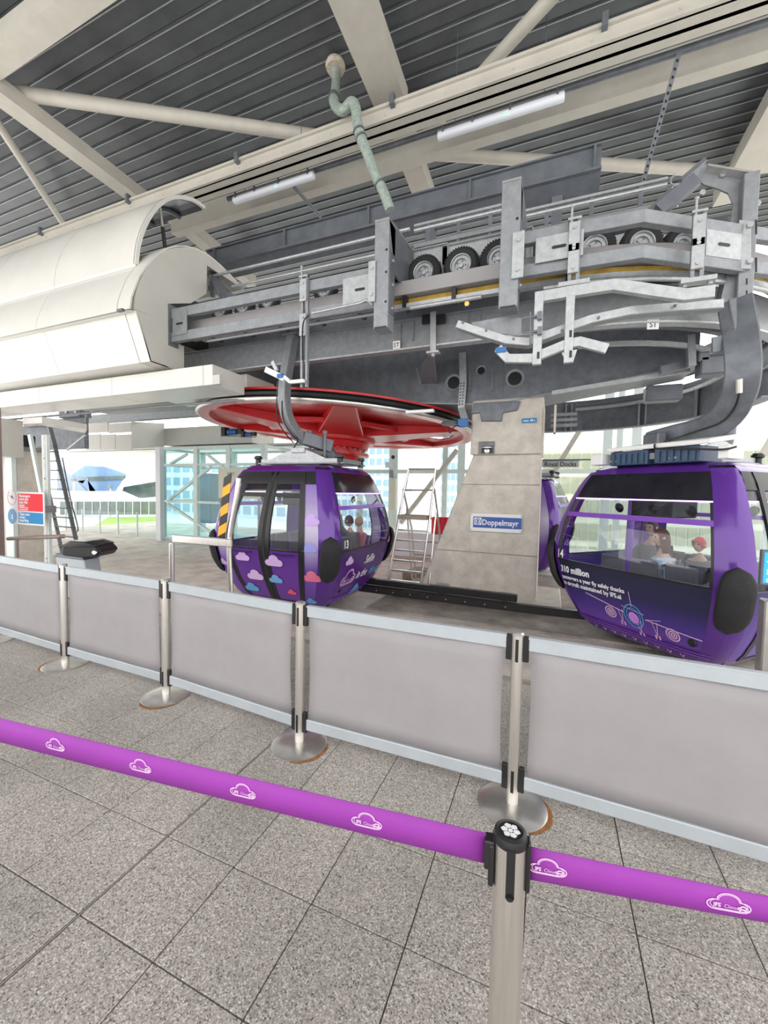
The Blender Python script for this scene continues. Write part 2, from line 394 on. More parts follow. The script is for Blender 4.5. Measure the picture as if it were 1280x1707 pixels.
# crane beam A along X
aT=at(640,172,y=6.95).z; aB=at(640,200,y=6.95).z
t=thing('roof_beam','long cream I-beam running just above the white motor hood','beam',(-8,7.2,8.3))
mb=MB(); mb.box(-24,6,6.95,7.37,aB-.0,aB+.035); mb.box(-24,6,6.95,7.37,aT-.05,aT); mb.box(-24,6,7.17,7.23,aB,aT); mb.box(-24,6,7.0,7.03,aB,aT); mb.build('girder','beam',t)
mb=MB()
for px,py in((70,395),(215,330),(397,262),(655,166),(1008,38)):
    p=at(px,py,y=6.98); mb.box(p.x-.04,p.x+.04,6.90,7.0,aT-.10,aT+.09)
each(mb,'clip','galvd',t)
mb=MB()
for x in [-14+1.1*k for k in range(17)]: mb.bolt((x,7.0,aT-.16),(0,-1,0),.018,.012)
mb.build('bolt','beam',t)
# beam B
bB=at(1105,137,y=8.15).z
member('roof_beam','shorter cream box beam parallel to and behind the long roof beam','beam',MB().box(at(285,385,y=8.15).x,6,8.15,8.37,bB,bB+.5))
def obox(name,label,a,b,w_,h_,z,mt='beam'):
    p=at(*a,z=z);q=at(*b,z=z); return member(name,label,'beam',MB().beam(p,q,w_,h_),mt)
obox('roof_brace','wide cream box beam crossing the top left corner of the roof',(-100,160),(200,-62),.36,.36,9.3)
p=at(45,240,z=9.15); q=at(262,350,z=9.15)
member('roof_brace','cream box beam slanting down from the left edge to the long roof beam','beam',MB().beam(at(-55,112,z=9.1),at(240,335,z=9.1),.40,.30))
obox('roof_brace','cream box beam at top centre crossing above the green pipe',(567,-60),(655,172),.60,.36,9.2)
obox('roof_brace','short cream box beam stub seen between the roof beams at centre',(672,225),(712,335),.46,.36,9.25)
obox('roof_brace','pale box beam slanting at the right edge of the roof',(1335,100),(1205,330),.42,.36,9.3)
obox('roof_brace','cream box beam behind the raised hood near the tube lamp',(262,335),(420,470),.35,.35,9.1)
def rtube(label,a,b,r,z): member('roof_tube',label,'tube',MB().tube([at(*a,z=z),at(*b,z=z)],r,16),smooth=True)
rtube('thick cream tube running from the left edge across to the long roof beam',(-30,146),(560,232),.125,9.35)
rtube('slim cream tube at the far left slanting down to the roof beam',(-30,165),(118,392),.085,9.35)
rtube('cream tube rising to the top edge right of the green pipe',(935,-22),(700,235),.11,9.4)
rtube('cream tube lying low behind the dark beam at upper right',(725,257),(1215,286),.125,9.4)
member('roof_fascia','pale angled roof edge panel at the right edge','panel',MB().prism([at(1215,275,z=9.5),at(1330,95,z=9.5),at(1400,250,z=9.5)],(0,0,-.3)))
# ---- tube lamps, pipe run
def lamp(a,b,y,label):
    p=at(*a,y=y);q=at(*b,y=y); q.z=p.z; t=thing('tube_lamp',label,'lamp',(p+q)/2)
    MB().tube([p+(q-p)*k for k in(0,.01,.99,1)],[.06,.075,.075,.06],14).build('diffuser','tube',t,smooth=True)
    MB().beam(p+V(0,.0,.07),q+V(0,0,.07),.09,.05).build('housing','galv',t)
    for k in(.15,.85): w_=p+(q-p)*k; MB().tube([w_+V(0,0,.08),V(w_.x,w_.y,9.9)],.007,6).build('suspension_rod','galvd',t)
    mb=MB()
    for k in(.05,.3,.6,.95): r=p+(q-p)*k; mb.box(r.x-.015,r.x+.015,y-.09,y+.09,p.z-.0,p.z+.11)
    each(mb,'clip','galvd',t); r=p+(q-p)*.57; mb=MB().lathe(r+V(0,-.07,-.03),[(0,.02),(.014,.012),(.016,0)],8,(0,-1,-.4)); mb.build('indicator','green',t)
lamp((730,228),(941,163),7.6,'unlit white tube lamp in front of the cream beam at upper right')
lamp((390,335),(523,298),7.6,'unlit white tube lamp above the dark beam beside the raised hood')
p=at(0,0,y=7.75); pz=at(640,247,y=7.75).z
member('pipe_run','dark grey service pipe strapped below the long roof beam','pipe',MB().tube([V(at(380,330,y=7.75).x,7.75,pz),V(5,7.75,pz)],.055,10),'galvd',smooth=True)
def strut(a,b,y0,y1,label,w_=.07):
    p=at(*a,y=y0);q=at(*b,y=y1); t=thing('hanger_strut',label,'strut',q)
    MB().beam(p,q,w_,.05,(0,1,0)).build('channel','steel',t)
    mb=MB(); n=18; d=(q-p)
    for k in range(1,n): r=p+d*(k/n); mb.box(r.x-.012,r.x+.012,r.y-.032,r.y-.024,r.z-.03,r.z+.03)
    each(mb,'slot','black',t)
strut((1132,88),(1070,310),7.7,8.6,'slotted dark channel strut hanging at the upper right')
strut((490,312),(535,362),7.7,8.6,'short slotted dark channel strut right of the left tube lamp')
# ---- green jacketed pipe
pts=[(559,116,9.86),(560,131,9.5),(559,150,9.1),(556,165,8.8),(560,178,8.65),(572,184,8.6),(585,172,8.6),(592,178,8.5),(595,200,8.2),(600,225,8.0),(610,250,7.6),(625,290,7.1),(640,322,6.7),(650,350,6.3)]
def zat(px,py,z): return at(px,py,z=z)
y0=6.6
P=[]
for i,(px,py,_) in enumerate(pts):
    P.append(at(px,py,y=[7.15,7.15,7.1,7.0,6.9,6.8,6.72,6.68,6.65,6.65,6.65,6.7,6.75,6.8][i]))
def smoothp(P,n=6):
    out=[]
    for i in range(len(P)-1):
        a=P[max(i-1,0)];b=P[i];c=P[i+1];d=P[min(i+2,len(P)-1)]
        for k in range(n):
            t=k/n; out.append(.5*((2*b)+(c-a)*t+(2*a-5*b+4*c-d)*t*t+(3*b-a-3*c+d)*t**3))
    return out+[P[-1]]
t=thing('jacketed_pipe','pale green jacketed pipe twisting down from a collar in the roof','pipe',P[-1])
SP=smoothp(P,8)
MB().tube(SP,[.085+(.006*(k%2) if 24<k<80 else 0) for k in range(len(SP))],14).build('jacket','pipe',t,smooth=False)
MB().lathe(P[0],[(0,.0),(.17,0),(.19,.06),(.17,.12),(0,.12)],18).build('collar','plaster',t)
mb=MB()
for k in(22,24,70,74,92): 
    d=(SP[min(k+1,len(SP)-1)]-SP[k-1]).normalized(); mb.tube([SP[k]-d*.015,SP[k]+d*.015],.105,12)
each(mb,'clamp','galvd',t)
# ================================================================ ROPEWAY MACHINERY
CX,CY=.3,9.9
def path(yl,x0=-6.6,th=110,dx=3.2,seg=None,cx=None):
    """guide line at distance yl: straight part, then round the terminal curve; seg = angle step (deg)"""
    R=CY-yl; pts=[]; x=x0; CX_=CX if cx is None else cx
    while x<CX_-.3: pts.append(V(x,yl,0)); x+=dx
    st=seg or 6
    a=0
    while a<=th: pts.append(V(CX_+R*math.sin(math.radians(a)),CY-R*math.cos(math.radians(a)),0)); a+=st
    return pts
def zz(pts,z): return [V(p.x,p.y,z) for p in pts]
def flat(P,y=None,z=None): return [at(a,b,y=y) if z is None else at(a,b,z=z) for a,b in P]
# --- main upper back beam (dark)
xa=at(345,400,y=8).x; xb=at(1003,243,y=8).x
gT=at(1003,243,y=8).z; gB=at(1003,305,y=8).z; gM=gB+.2
t=thing('gantry_beam','long dark grey channel beam slanting above the tyres, ending right of centre','beam',((xa+xb)/2,8,7.1))
MB().box(xa,xb,8.0,8.06,gM,gT).box(xa,xb,7.94,8.3,gT,gT+.03).box(xa,xb,7.86,8.06,gM-.04,gM).build('web','steel',t)
MB().prism([V(xa,7.88,gM),V(xa,8.22,gM-.22),V(xa,8.24,gM-.19),V(xa,7.9,gM+.03)],(xb-xa,0,0)).build('lower_flange','steel',t)
mb=MB()
for k in range(5): x=xb-.1-k*2.1; mb.box(x-.02,x+.02,7.92,8.0,gM,gT)
each(mb,'stiffener','galvd',t)
for px in(720,930):
    p=at(px,300,y=8.2)
    tag(MB().box(p.x-.09,p.x+.09,8.12,8.30,5.0,gM).build('support_post','steel'),'dark upright post under the %s of the dark channel beam'%('right end' if px==930 else 'middle'),'post')
# --- hanger columns: box column + arm + brace
def column(name,label,pl,pr,ptop,pbot,y,dep=.24,arm=2.4):
    a=at(pl,ptop,y=y);b=at(pr,ptop,y=y);zt=a.z;zb=at(pl,pbot,y=y).z
    t=thing(name,label,'column',((a.x+b.x)/2,y+dep/2,zb)); x0,x1=a.x,b.x
    MB().box(x0,x1,y,y+dep,zb,zt).build('column_box','galv',t,bevel=.006)
    MB().prism([V(x0-.0,y,zt),V(x0,y+arm,zt+.28),V(x0,y+arm,zt-.05),V(x0,y+dep+.25,zt-.62),V(x0,y+dep,zt-.62)],(.03,0,0)).build('arm','steel',t)
    MB().prism([V(x1-.03,y,zt),V(x1-.03,y+arm,zt+.28),V(x1-.03,y+arm,zt-.05),V(x1-.03,y+dep+.25,zt-.62),V(x1-.03,y+dep,zt-.62)],(.03,0,0)).build('arm','steel',t)
    MB().prism([V(x0,y,zt),V(x0,y+arm,zt+.28),V(x0,y+arm,zt+.31),V(x0,y,zt+.03)],(x1-x0,0,0)).build('arm_cap','inoxb',t)
    mb=MB(); mb.box(x0+.02,x1-.02,y-.006,y,zb+.0,zb+.02)
    for zz_ in(zb+.35,zb+.75,zb+1.05): mb.lathe((x1-.035,y,zz_),[(0,.004),(.018,.004),(.018,-.001)],8,(0,-1,0))
    mb.build('bolt_hole','black',t)
    MB().box(x1,x1+.012,y+.03,y+dep-.03,zb+.22,zb+1.05).build('side_plate','galvd',t)
    mb=MB()
    for zz_ in(zb+.3,zb+.62,zb+.95): mb.bolt((x1+.012,y+dep/2,zz_),(1,0,0),.025,.02)
    mb.build('bolt','galv2',t)
    return t,x0,x1,zb,zt
c1,c1x0,c1x1,c1b,c1t=column('hanger_column','galvanised box column left of the first pair of tyres, ending above the ST plate',625,649,371,548,5.35)
c2,c2x0,c2x1,c2b,c2t=column('hanger_column','tallest galvanised box column at centre right between tyre groups',837,869,306,514,5.35)
# --- guide frame left (between hood and first column), y 5.6
def slot_plate(t,x0,x1,y,z0,z1,dirx=V(1,0,0),name='joint_plate',mtl='galv2'):
    n=V(dirx.y,-dirx.x,0)
    p=V(x0,y,0)
    w_=x1-x0; c=p+dirx*w_/2+V(0,0,(z0+z1)/2)
    MB().beam(p+V(0,0,(z0+z1)/2),p+dirx*w_+V(0,0,(z0+z1)/2),.012,z1-z0).build(name,mtl,t)
    q=c+n*.0085
    MB().prism([q+dirx*(x)+V(0,0,zq) for x,zq in[(-.07,-.018),(.07,-.018),(.085,0),(.07,.018),(-.07,.018),(-.085,0)]],n*.004).build('slot','black',t)
fx0=at(285,530,y=5.6).x; YF=5.6
RZ=[at(400,k,y=5.6).z for k in(508,491,551,534)]
def rail_frame(label,x0,x1,zt0,zt1,zb0,zb1):
    t=thing('roller_guide',label,'frame',((x0+x1)/2,YF+.05,zb0))
    MB().box(x0,x1,YF,YF+.10,zt0,zt1).build('upper_rail','galv',t,bevel=.006)
    MB().box(x0,x1,YF,YF+.10,zb0,zb1).build('lower_rail','galv',t,bevel=.006)
    return t
g1=rail_frame('long galvanised ladder frame running from the white hood to the first column',fx0,c1x0-.02,*RZ)
slot_plate(g1,fx0+.05,fx0+.05+.36,YF-.008,RZ[2]+.1,RZ[0]+.07,mtl='galv')
slot_plate(g1,c1x0-.62,c1x0-.05,YF-.008,RZ[2]+.1,RZ[0]+.07)
MB().box(fx0-.05,fx0-.0,YF-.05,YF+.16,RZ[2]-.07,RZ[1]+.08).build('end_plate','galvd',g1)
def bolted_plate(t,x0,x1,y,z0,z1,nb=2,name='bolted_plate'):
    MB().box(x0,x1,y-.02,y,z0,z1).build(name,'galv2',t,bevel=.004); mb=MB()
    for k in range(nb): mb.bolt(((x0+x1)/2,y-.02,z0+.1+(z1-z0-.2)*k/(nb-1)),(0,-1,0),.028,.02)
    mb.build('bolt','galv2',t)
bolted_plate(c1,c1x0-.08,c1x0+.03,5.34,at(625,503,y=5.34).z,at(625,435,y=5.34).z)
bolted_plate(c2,c2x1-.08,c2x1+.06,5.34,at(865,464,y=5.34).z,at(865,387,y=5.34).z)
# --- guide frame right, kinked round the curve
t=thing('roller_guide','galvanised ladder frame with a bend, right of the tallest column','frame',(1,5.7,4.3))
zk=at(876,388,y=5.6).z; zk0=at(876,462,y=5.6).z; K=[V(c2x1-.05,5.62,0),at(1072,352,z=zk),at(1236,378,z=zk),at(1330,392,z=zk)]
for p in K: p.z=0
MB().rsweep(zz(K,zk-.075),.10,.15).build('upper_rail','galv',t,bevel=.006)
MB().rsweep(zz(K,zk0+.075),.10,.15).build('lower_rail','galv',t,bevel=.006)
slot_plate(t,c2x1+.18,c2x1+.72,5.55,zk0+.12,zk-.13)
d2=(K[2]-K[1]).normalized(); q=K[2]-d2*.52
slot_plate(t,q.x,q.x+.5,q.y-.06,zk0+.12,zk-.13,d2)
g2=t
# vertical clamps on the frames
def clamp(label,px,y,pyb,pyt,ang=0,foot=True):
    if not y: y=at(px,352,z=zk).y-.1
    p=at(px,450,y=y); x=p.x; zb=at(px,pyb,y=y).z; zt=at(px,pyt,y=y).z
    t=thing('height_adjuster',label,'clamp',(x,p.y,zb))
    MB().box(x-.075,x+.045,p.y-.03,p.y,zt-.52,zt-.18).build('clamp_plate','galv2',t,bevel=.003)
    zl_=zt-1.05 if not foot else zb+.10
    MB().box(x-.075,x+.045,p.y-.03,p.y,zl_,zl_+.34).build('clamp_plate','galv2',t,bevel=.003)
    MB().box(x-.07,x-.03,p.y,p.y+.05,zb,zt-.1).box(x+.02,x+.06,p.y,p.y+.05,zb,zt-.12).build('channel','galv',t)
    MB().tube([V(x-.05,p.y-.01,zt-.2),V(x-.05,p.y-.01,zt)],.014,8).lathe((x-.05,p.y-.01,zt),[(0,.02),(.024,.02),(.024,0),(0,0)],6).build('threaded_rod','galv2',t)
    MB().box(x-.09,x+.06,p.y-.03,p.y+.03,zt-.15,zt-.125).build('rod_plate','galv2',t)
    mb=MB()
    for zq in(zt-.46,zt-.25,zl_+.06,zl_+.28): mb.bolt((x-.015,p.y-.03,zq),(0,-1,0),.022,.016)
    mb.build('bolt','galv2',t)
    if foot: MB().rbox((x,p.y,zb-.03),(.34,.12,.05)).bolt((x-.12,p.y,zb-.055),(0,0,-1),.025,.03).bolt((x+.12,p.y,zb-.055),(0,0,-1),.025,.03).build('foot','galv2',t)
    return t
clamp('twin clamp and long drop channel crossing the ladder frame above the left hanger',508,5.55,645,446,foot=False)
clamp('bolted height adjuster with a foot, left of the bend in the right frame',957,5.52,470,346)
t=clamp('bolted height adjuster with ribbed foot, right of the bend in the frame',1163,None,464,333)
# --- guide beam (smooth grey) behind frames following the curve
gz0=at(656,494,y=5.87).z; gz1=at(656,466,y=5.87).z-.045; gz=(gz0+gz1)/2; gh=gz1-gz0
tag(MB().rsweep(zz(path(6.0,-6.6,100,cx=-.2),gz),.26,gh).build('guide_beam','mesh',bevel=.008),'smooth grey box beam running under all the drive tyres','beam')
t=thing('conveyor_rail','ochre edged running rail with white conduit under the grey box beam','rail',(-2,6,4.5))
MB().rsweep(zz(path(6.05,-6.6,100,cx=-.2),gz0-.05),.12,.07).build('running_strip','yellow',t)
MB().rsweep(zz(path(5.95,-6.2,100,cx=-.2),gz0-.15),.10,.06).build('cable_channel','galv2',t)
for a,b in((-6.0,c1x0-.05),(c1x1+.15,c2x0-.3)): MB().tube([V(a,5.86,gz0-.22),V(b,5.86,gz0-.22)],.03,10).build('conduit','galv2',t,smooth=True)
mb=MB()
for k in range(9): x=-5.9+.75*k; mb.box(x-.03,x+.03,5.88,6.1,gz0-.18,gz0-.01)
each(mb,'bracket','black',t)
MB().tube(zz(path(5.9,-.4,60,cx=-.2),gz0-.22),.035,8).build('conduit','galv2',t,smooth=True)
tag(MB().rsweep(zz(path(7.0,-8.5,170),gz0+.08),.10,.50).build('dark_backing','steel'),'dark backing box added between the grey box beam and the channel beam','track')  # dark backing added for the machine internals, hides bright sky in the gap
# --- tyres
def tyre_proto():
    t=thing('drive_tyre','x','tyre'); local(t); R=.262
    mb=MB(); mb.lathe((0,0,0),[(R*.60,-.055),(R*.86,-.07),(R*.97,-.05),(R,-.03),(R,.03),(R*.97,.05),(R*.86,.07),(R*.60,.055)],36,(0,-1,0)); mb.build('tread','rubber',t,smooth=True)
    mb=MB()
    for k in range(40):
        a=2*PI*k/40; c=V(math.cos(a)*R,0,math.sin(a)*R); mb.rbox(c,(.022,.10,.014),0,Matrix.Rotation(-a+PI/2,3,'Y'))
    mb.build('tread_block','rubber',t)
    mb=MB(); mb.lathe((0,0,0),[(R*.62,.052),(R*.60,.066),(R*.56,.06),(R*.53,.03),(R*.44,.03),(R*.42,.05),(R*.36,.05),(R*.33,.02),(R*.16,.02),(R*.15,.06),(0,.065)],32,(0,-1,0)); mb.lathe((0,0,0),[(R*.62,-.05),(0,-.05)],24,(0,-1,0)); mb.build('rim','galv2',t,smooth=True)
    mb=MB()
    for k in range(5): a=2*PI*k/5; mb.bolt((math.cos(a)*R*.26,-.02,math.sin(a)*R*.26),(0,-1,0),.012,.012)
    mb.build('bolt','galvd',t); return t
T0=tyre_proto(); used=False
tyl=[(370,526,'first small tyre from the white hood, half sunk behind the ladder frame',6.25),(408,519,'second small tyre from the white hood behind the ladder frame',6.25),(449,509,'third small tyre from the white hood behind the ladder frame',6.25),(543,492,'tyre seen through the ladder frame just left of the first column slot plate',6.25),
 (651,474,'tyre half hidden by the right side of the first column',6.25),(707,456,'whole visible tyre of the left plate between the two columns',6.25),(769,443,'left tyre of the second plate between the two columns',6.25),(831,434,'tyre cut off by the tallest column at its left side',6.25),
 (990,415,'left tyre behind the bent frame right of the tallest column',None),(1068,409,'middle tyre under the peak of the bent frame',None),(1136,413,'right tyre partly behind the right height adjuster',None)]
for px,py,l,y in tyl:
    TZ=at(707,456,y=6.25).z; p=at(px,py,y=y) if y else at(px,py,z=TZ)
    sm=px<600
    p.z=p.z+.07 if sm else TZ
    o=T0 if not used else copy_tree(T0); used=True
    o.location=p; o.scale=(.82,1,.82) if sm else (1,1,1); o['label']=l; o['group']='drive tyres on the conveyor'
    o.rotation_euler.z=0 if y else math.atan2(p.x-CX,CY-p.y)*1.0
# tyre cell plates with arches
def cell(label,cxs,x0,x1,z0,z1,y=6.42,R=.31,zc=None):
    zc=TZ; pts=[V(x0,y,z0)]
    for cx in cxs:
        r=math.sqrt(max(.01,R*R-(z0-zc)**2))
        a0=math.atan2(z0-zc,-r); a1=math.atan2(z0-zc,r)
        A=[PI-math.asin(max(-1,(z0-zc)/R))+ (math.asin((z0-zc)/R)*2-PI)*k/12 for k in range(13)]
        pts+= [V(min(x1,max(x0,cx+R*math.cos(a))),y,zc+R*math.sin(a)) for a in A]
    pts+=[V(x1,y,z0),V(x1,y,z1),V(x0,y,z1)]
    t=thing('tyre_cell',label,'plate',((x0+x1)/2,y,z0))
    MB().prism(pts,(0,.02,0)).build('side_plate','galv2',t)
    MB().box(x0,x1,y-.05,y,z1-.012,z1).box(x0,x0+.012,y-.05,y,z0,z1).box(x1-.012,x1,y-.05,y,z0,z1).build('folded_edge','galv2',t)
xs=[at(px,456,y=6.25).x for px in(651,707,769,831)]
cell('galvanised arched plate around the two left tyres between the columns',xs[:2],xs[0]-.38,xs[1]+.34,TZ-.22,at(700,417,y=6.42).z)
cell('galvanised arched plate around the two right tyres between the columns',xs[2:],xs[2]-.35,xs[3]+.45,TZ-.22,at(780,403,y=6.42).z)
p=at(1068,409,z=TZ); q0=at(960,430,z=TZ); q1=at(1240,430,z=TZ); dd=(q1-q0).normalized()
t=thing('tyre_cell','galvanised backing plate behind the tyres of the bent frame','plate',(p.x,p.y+.25,4.95))
MB().beam(q0+V(0,.3,.03),p+V(0,.22,.03),.02,.60).beam(p+V(0,.22,.03),q1+V(-.1,.3,.03),.02,.60).build('side_plate','galv2',t)
# --- inner walkway rails and rods
s1=at(621,396,y=6.8).z; s2=at(621,426,y=6.8).z
t=thing('service_rail','two thin galvanised rods from the hood opening to the first column','rail',(-4,6.8,5.9))
MB().tube([V(-6.9,6.8,s1),V(c1x0,6.8,s1)],.028,8).build('rod','galv2',t,smooth=True); MB().tube([V(-6.3,6.8,s2),V(c1x0,6.8,s2)],.024,8).build('rod','galv2',t,smooth=True)
xq=at(845,340,y=7.2).x; xr=at(690,375,y=7.2).x
def walk(label,a,b,y,py):
    z=at(*py,y=y).z; t=thing('walkway_edge',label,'walkway',((a+b)/2,y,z-.3))
    MB().box(a,b,y,y+.14,z-.04,z).build('upper_rail','galv2',t); MB().tube([V(a,y+.02,z-.10),V(b,y+.02,z-.10)],.03,8).build('rod','galv2',t,smooth=True)
    MB().box(a,b,y,y+.05,z-.42,z-.35).build('lower_rail','galv',t); MB().box(a,b,y+.1,y+1.0,z-.46,z-.43).build('grating','galvd',t)
    mb=MB()
    for k in range(3): x=a+(b-a)*(k+.5)/3; mb.box(x-.03,x+.03,y+.02,y+.08,z-.5,z)
    each(mb,'support','steel',t)
walk('galvanised walkway edge between the two columns above the tyres',xr,xq,7.2,(760,357))
walk('galvanised walkway edge right of the tallest column above the bent frame',at(876,340,y=7.2).x,at(1112,318,y=7.2).x,7.2,(990,322))
# small actuator arm with cable between columns
t=thing('tension_spring','dark lever and coil spring at the upper left of the right end column','spring',at(1120,330,y=6.6))
p=at(1122,345,y=6.6)
MB().tube([p+V(.05*math.cos(k*.9),.05*math.sin(k*.9),.02*k-.0) for k in range(20)],.012,6).build('coil','galv2',t)
MB().beam(p+V(-.35,0,-.1),p+V(.02,0,.22),.08,.12).build('lever','steel',t)
# --- right end column (largest) on the curve
pR=at(1241,495,z=zk0-.30); yR=pR.y
t=thing('end_column','large galvanised end column with curved gusset at the right edge','column',pR)
a=at(1241,288,y=yR); b=at(1268,288,y=yR); zt=a.z; 
MB().box(a.x,b.x,yR,yR+.30,pR.z,zt).build('column_box','galv',t,bevel=.008)
G=flat([(1180,272),(1244,286),(1244,380),(1215,380),(1222,340),(1214,322),(1196,314),(1175,308),(1160,300),(1168,282)],y=yR+.15)
MB().prism(G,(0,.03,0)).build('gusset','galv',t,bevel=.003)
MB().prism(flat([(1180,272),(1268,287),(1268,290),(1180,276)],y=yR+.02),(0,.3,0)).build('top_plate','inoxb',t)
mb=MB()
for px,py in((1204,292),(1170,322),(1262,340)): mb.bolt(at(px,py,y=yR+.14),(0,-1,0),.035,.025)
mb.build('bolt','galv2',t)
MB().beam(at(1160,300,y=yR+.1),at(1098,352,y=yR+.1),.12,.16).build('brace','steel',t); MB().beam(at(1130,312,y=yR+.4),at(1170,278,y=yR+.4),.3,.05).build('brace_plate','galvd',t)
mb=MB()
for py in(372,435): mb.prism(flat([(1259,py-6),(1262,py-6),(1262,py+18),(1259,py+18)],y=yR-.004),(0,.01,0))
for py in(470,490): mb.prism(flat([(1243.5,py-6),(1246,py-6),(1246,py+4),(1243.5,py+4)],y=yR-.004),(0,.01,0))
each(mb,'slot','black',t)
A=[(1232,366),(1252,368),(1252,448),(1230,448)]
MB().prism(flat(A,y=yR-.05),(0,.05,0)).build('bolted_plate','galv2',t,bevel=.004)
mb=MB()
for py in(376,436): mb.bolt(at(1249,py,y=yR-.05),(0,-1,0),.035,.03)
mb.build('bolt','galv2',t)
MB().prism(flat([(1200,505),(1212,455),(1241,455),(1241,500),(1220,508)],y=yR+.1),(0,.25,0)).build('knee_plate','galv',t)
tag(MB().box(a.x-.45,a.x+.05,yR+.6,yR+1.0,zk+.1,zk+.5).build('junction_box','galvd'),'grey ribbed box behind the gusset of the right end column','box')
# --- channel beam with ST / S1 plates
t=thing('channel_beam','long galvanised channel beam carrying the ST and S1 plates, curving right','beam',(-2,6.6,4.06))
ST=path(6.6,-8.2,100); b0=at(500,606,y=6.58).z; b1=at(500,561,y=6.58).z
MB().rsweep(zz(ST,(b0+b1)/2),.02,b1-b0).build('web','galv',t,bevel=0)
MB().rsweep([p+V(0,-.05,0) for p in zz(ST,b0)],.16,.025).build('bottom_flange','galv2',t)
MB().rsweep([p+V(0,.02,0) for p in zz(ST,b1)],.14,.02).build('top_flange','galv',t)
mb=MB()
for px in(668,689,780,800):
    p=at(px,540,y=6.58); mb.box(p.x-.008,p.x+.008,6.55,6.59,b0+.15,b1-.03)
each(mb,'stiffener','galv',t)
def plate_sign(label,txt,p,ang,w_=.13,h_=.13,size=.10):
    t=thing('code_plate',label,'sign',p,ang); local(t)
    MB().box(-w_/2,w_/2,-.006,0,-h_/2,h_/2).build('plate','white',t,bevel=.002)
    mb=decal(MB(),text2d(txt,size,.001,align='CENTER'),lambda x,y:V(x,-.008,y-size*.36)); mb.build('lettering','black',t); return t
plate_sign('small square plate marked ST on the channel beam','ST',at(661,575,y=6.52),0)
best=None
for k in range(0,900):
    a_=math.radians(k/10); q=V(CX+3.40*math.sin(a_),CY-3.40*math.cos(a_),b0+.12); w_=q-CAM; px_=640+FPX*w_.dot(cR)/w_.dot(cF)
    if best is None or abs(px_-1089)<best[0]: best=(abs(px_-1089),q,a_)
p=best[1]; p.z=at(1089,541,y=p.y).z; d=V(math.sin(best[2]),-math.cos(best[2]),0)
plate_sign('small square plate marked S1 on the curved beam','S1',p,math.atan2(d.x,-d.y),.15,.13)
# rubber pads and strap bracket at 720
t=thing('beam_bracket','bracket with two black pads clamped on the channel beam right of the ST plate','bracket',at(722,590,y=6.5))
mb=MB()
for px in(712,734): p=at(px,532,y=6.52); mb.rbox(p,(.17,.05,.15))
each(mb,'pad','black',t,bevel=.01)
p=at(722,520,y=6.46); q=at(722,588,y=6.46)
MB().beam(p,q,.09,.03,(0,1,0)).build('strap','galv2',t); MB().rbox(q,(.2,.12,.03)).tube([q+V(0,0,-.06),q+V(0,0,.05)],.03,8).build('foot','galv2',t)
t=thing('hazard_lamp','tiny orange indicator under the grey box beam','lamp',at(778,506,y=6.3)); local(t); t.location=at(778,506,y=6.3)
MB().lathe((0,0,0),[(0,.02),(.03,.015),(.035,0)],12,(0,-1,0)).build('lens','orange',t); MB().rbox((0,.02,0),(.1,.03,.08)).build('housing','blue',t)
# --- drop channel and small arms at 510 (left of centre)
t=thing('switch_arm','bright bent arms of the limit switch beside the left hanger','switch',at(510,640,y=5.5))
MB().beam(at(507,635,y=5.5),at(484,637,y=5.5),.05,.05).beam(at(484,637,y=5.5),at(474,628,y=5.5),.05,.05).beam(at(474,631,y=5.5),at(443,616,y=5.5),.04,.09).build('arm','white',t)
MB().beam(at(462,618,y=5.5),at(455,603,y=5.5),.05,.06).build('striker','galv2',t)
MB().rbox(at(468,627,y=5.48),(.10,.07,.06)).build('sensor','motor',t)
MB().tube(smoothp([at(516,525,y=5.5),at(505,540,y=5.48),at(504,600,y=5.48)],5),.012,6).tube(smoothp([at(463,635,y=5.5),at(461,690,y=5.6),at(470,715,y=5.8),at(489,738,y=6)],5),.010,6).build('cable','black',t)
MB().tube([at(520,522,y=5.48),at(600,505,y=5.48),at(612,500,y=5.45),at(622,508,y=5.4)],.022,8).build('conduit','galv2',t,smooth=True)
# --- bent cradle arms at centre right (bright)
t=thing('door_opener','bright galvanised cradle of bent arms below the bent frame, right of centre','bracket',at(900,605,y=5.35))
def arm(nm,P,y,w_,h_,mt='galv2'): 
    MB().sweep([at(a,b,y=y) for a,b in P],[(-w_/2,-h_/2),(w_/2,-h_/2),(w_/2,h_/2),(-w_/2,h_/2)]).build(nm,mt,t,bevel=.003)
arm('top_bar',[(896,497),(960,486),(1023,476),(1090,486),(1140,493),(1190,487)],5.4,.08,.125)
def vbar(px,py0,py1,y,wd,nm='upright'): a=at(px,py0,y=y);b=at(px,py1,y=y); MB().box(a.x-wd/2,a.x+wd/2,y-.03,y+.03,b.z,a.z).build(nm,'galv2',t,bevel=.003)
vbar(899,487,608,5.36,.10); vbar(951,494,605,5.36,.095)
arm('lower_guide',[(830,581),(846,598),(886,598),(945,574),(966,570),(1012,582)],5.38,.06,.11)
MB().prism(flat([(936,588),(962,582),(955,604),(944,604)],y=5.34),(0,.04,0)).build('gusset','galv2',t)
mb=MB()
for px,py in((951,556),(951,590),(897,592)): mb.prism([at(px,py,y=5.325)+V(x*.014,0,z*.04) for x,z in((-1,-1),(1,-1),(1,1),(-1,1))],(0,.004,0))
each(mb,'slot','black',t)
MB().rbox(at(835,584,y=5.36),(.13,.06,.06)).build('sensor','motor',t)
mb=MB()
for py in(527,552): p=at(895,py,y=5.3); mb.tube([p,p+V(-.16,0,0)],.014,8); mb.rbox(p+V(.03,0,0),(.05,.05,.09))
p=at(884,520,y=5.3); mb.tube([p,at(884,573,y=5.3)],.012,8); mb.build('adjuster','galvd',t)
t=thing('guide_skid','long curved bright skid rail sweeping from left of the cradle to the end column','rail',at(1000,560,y=5.6))
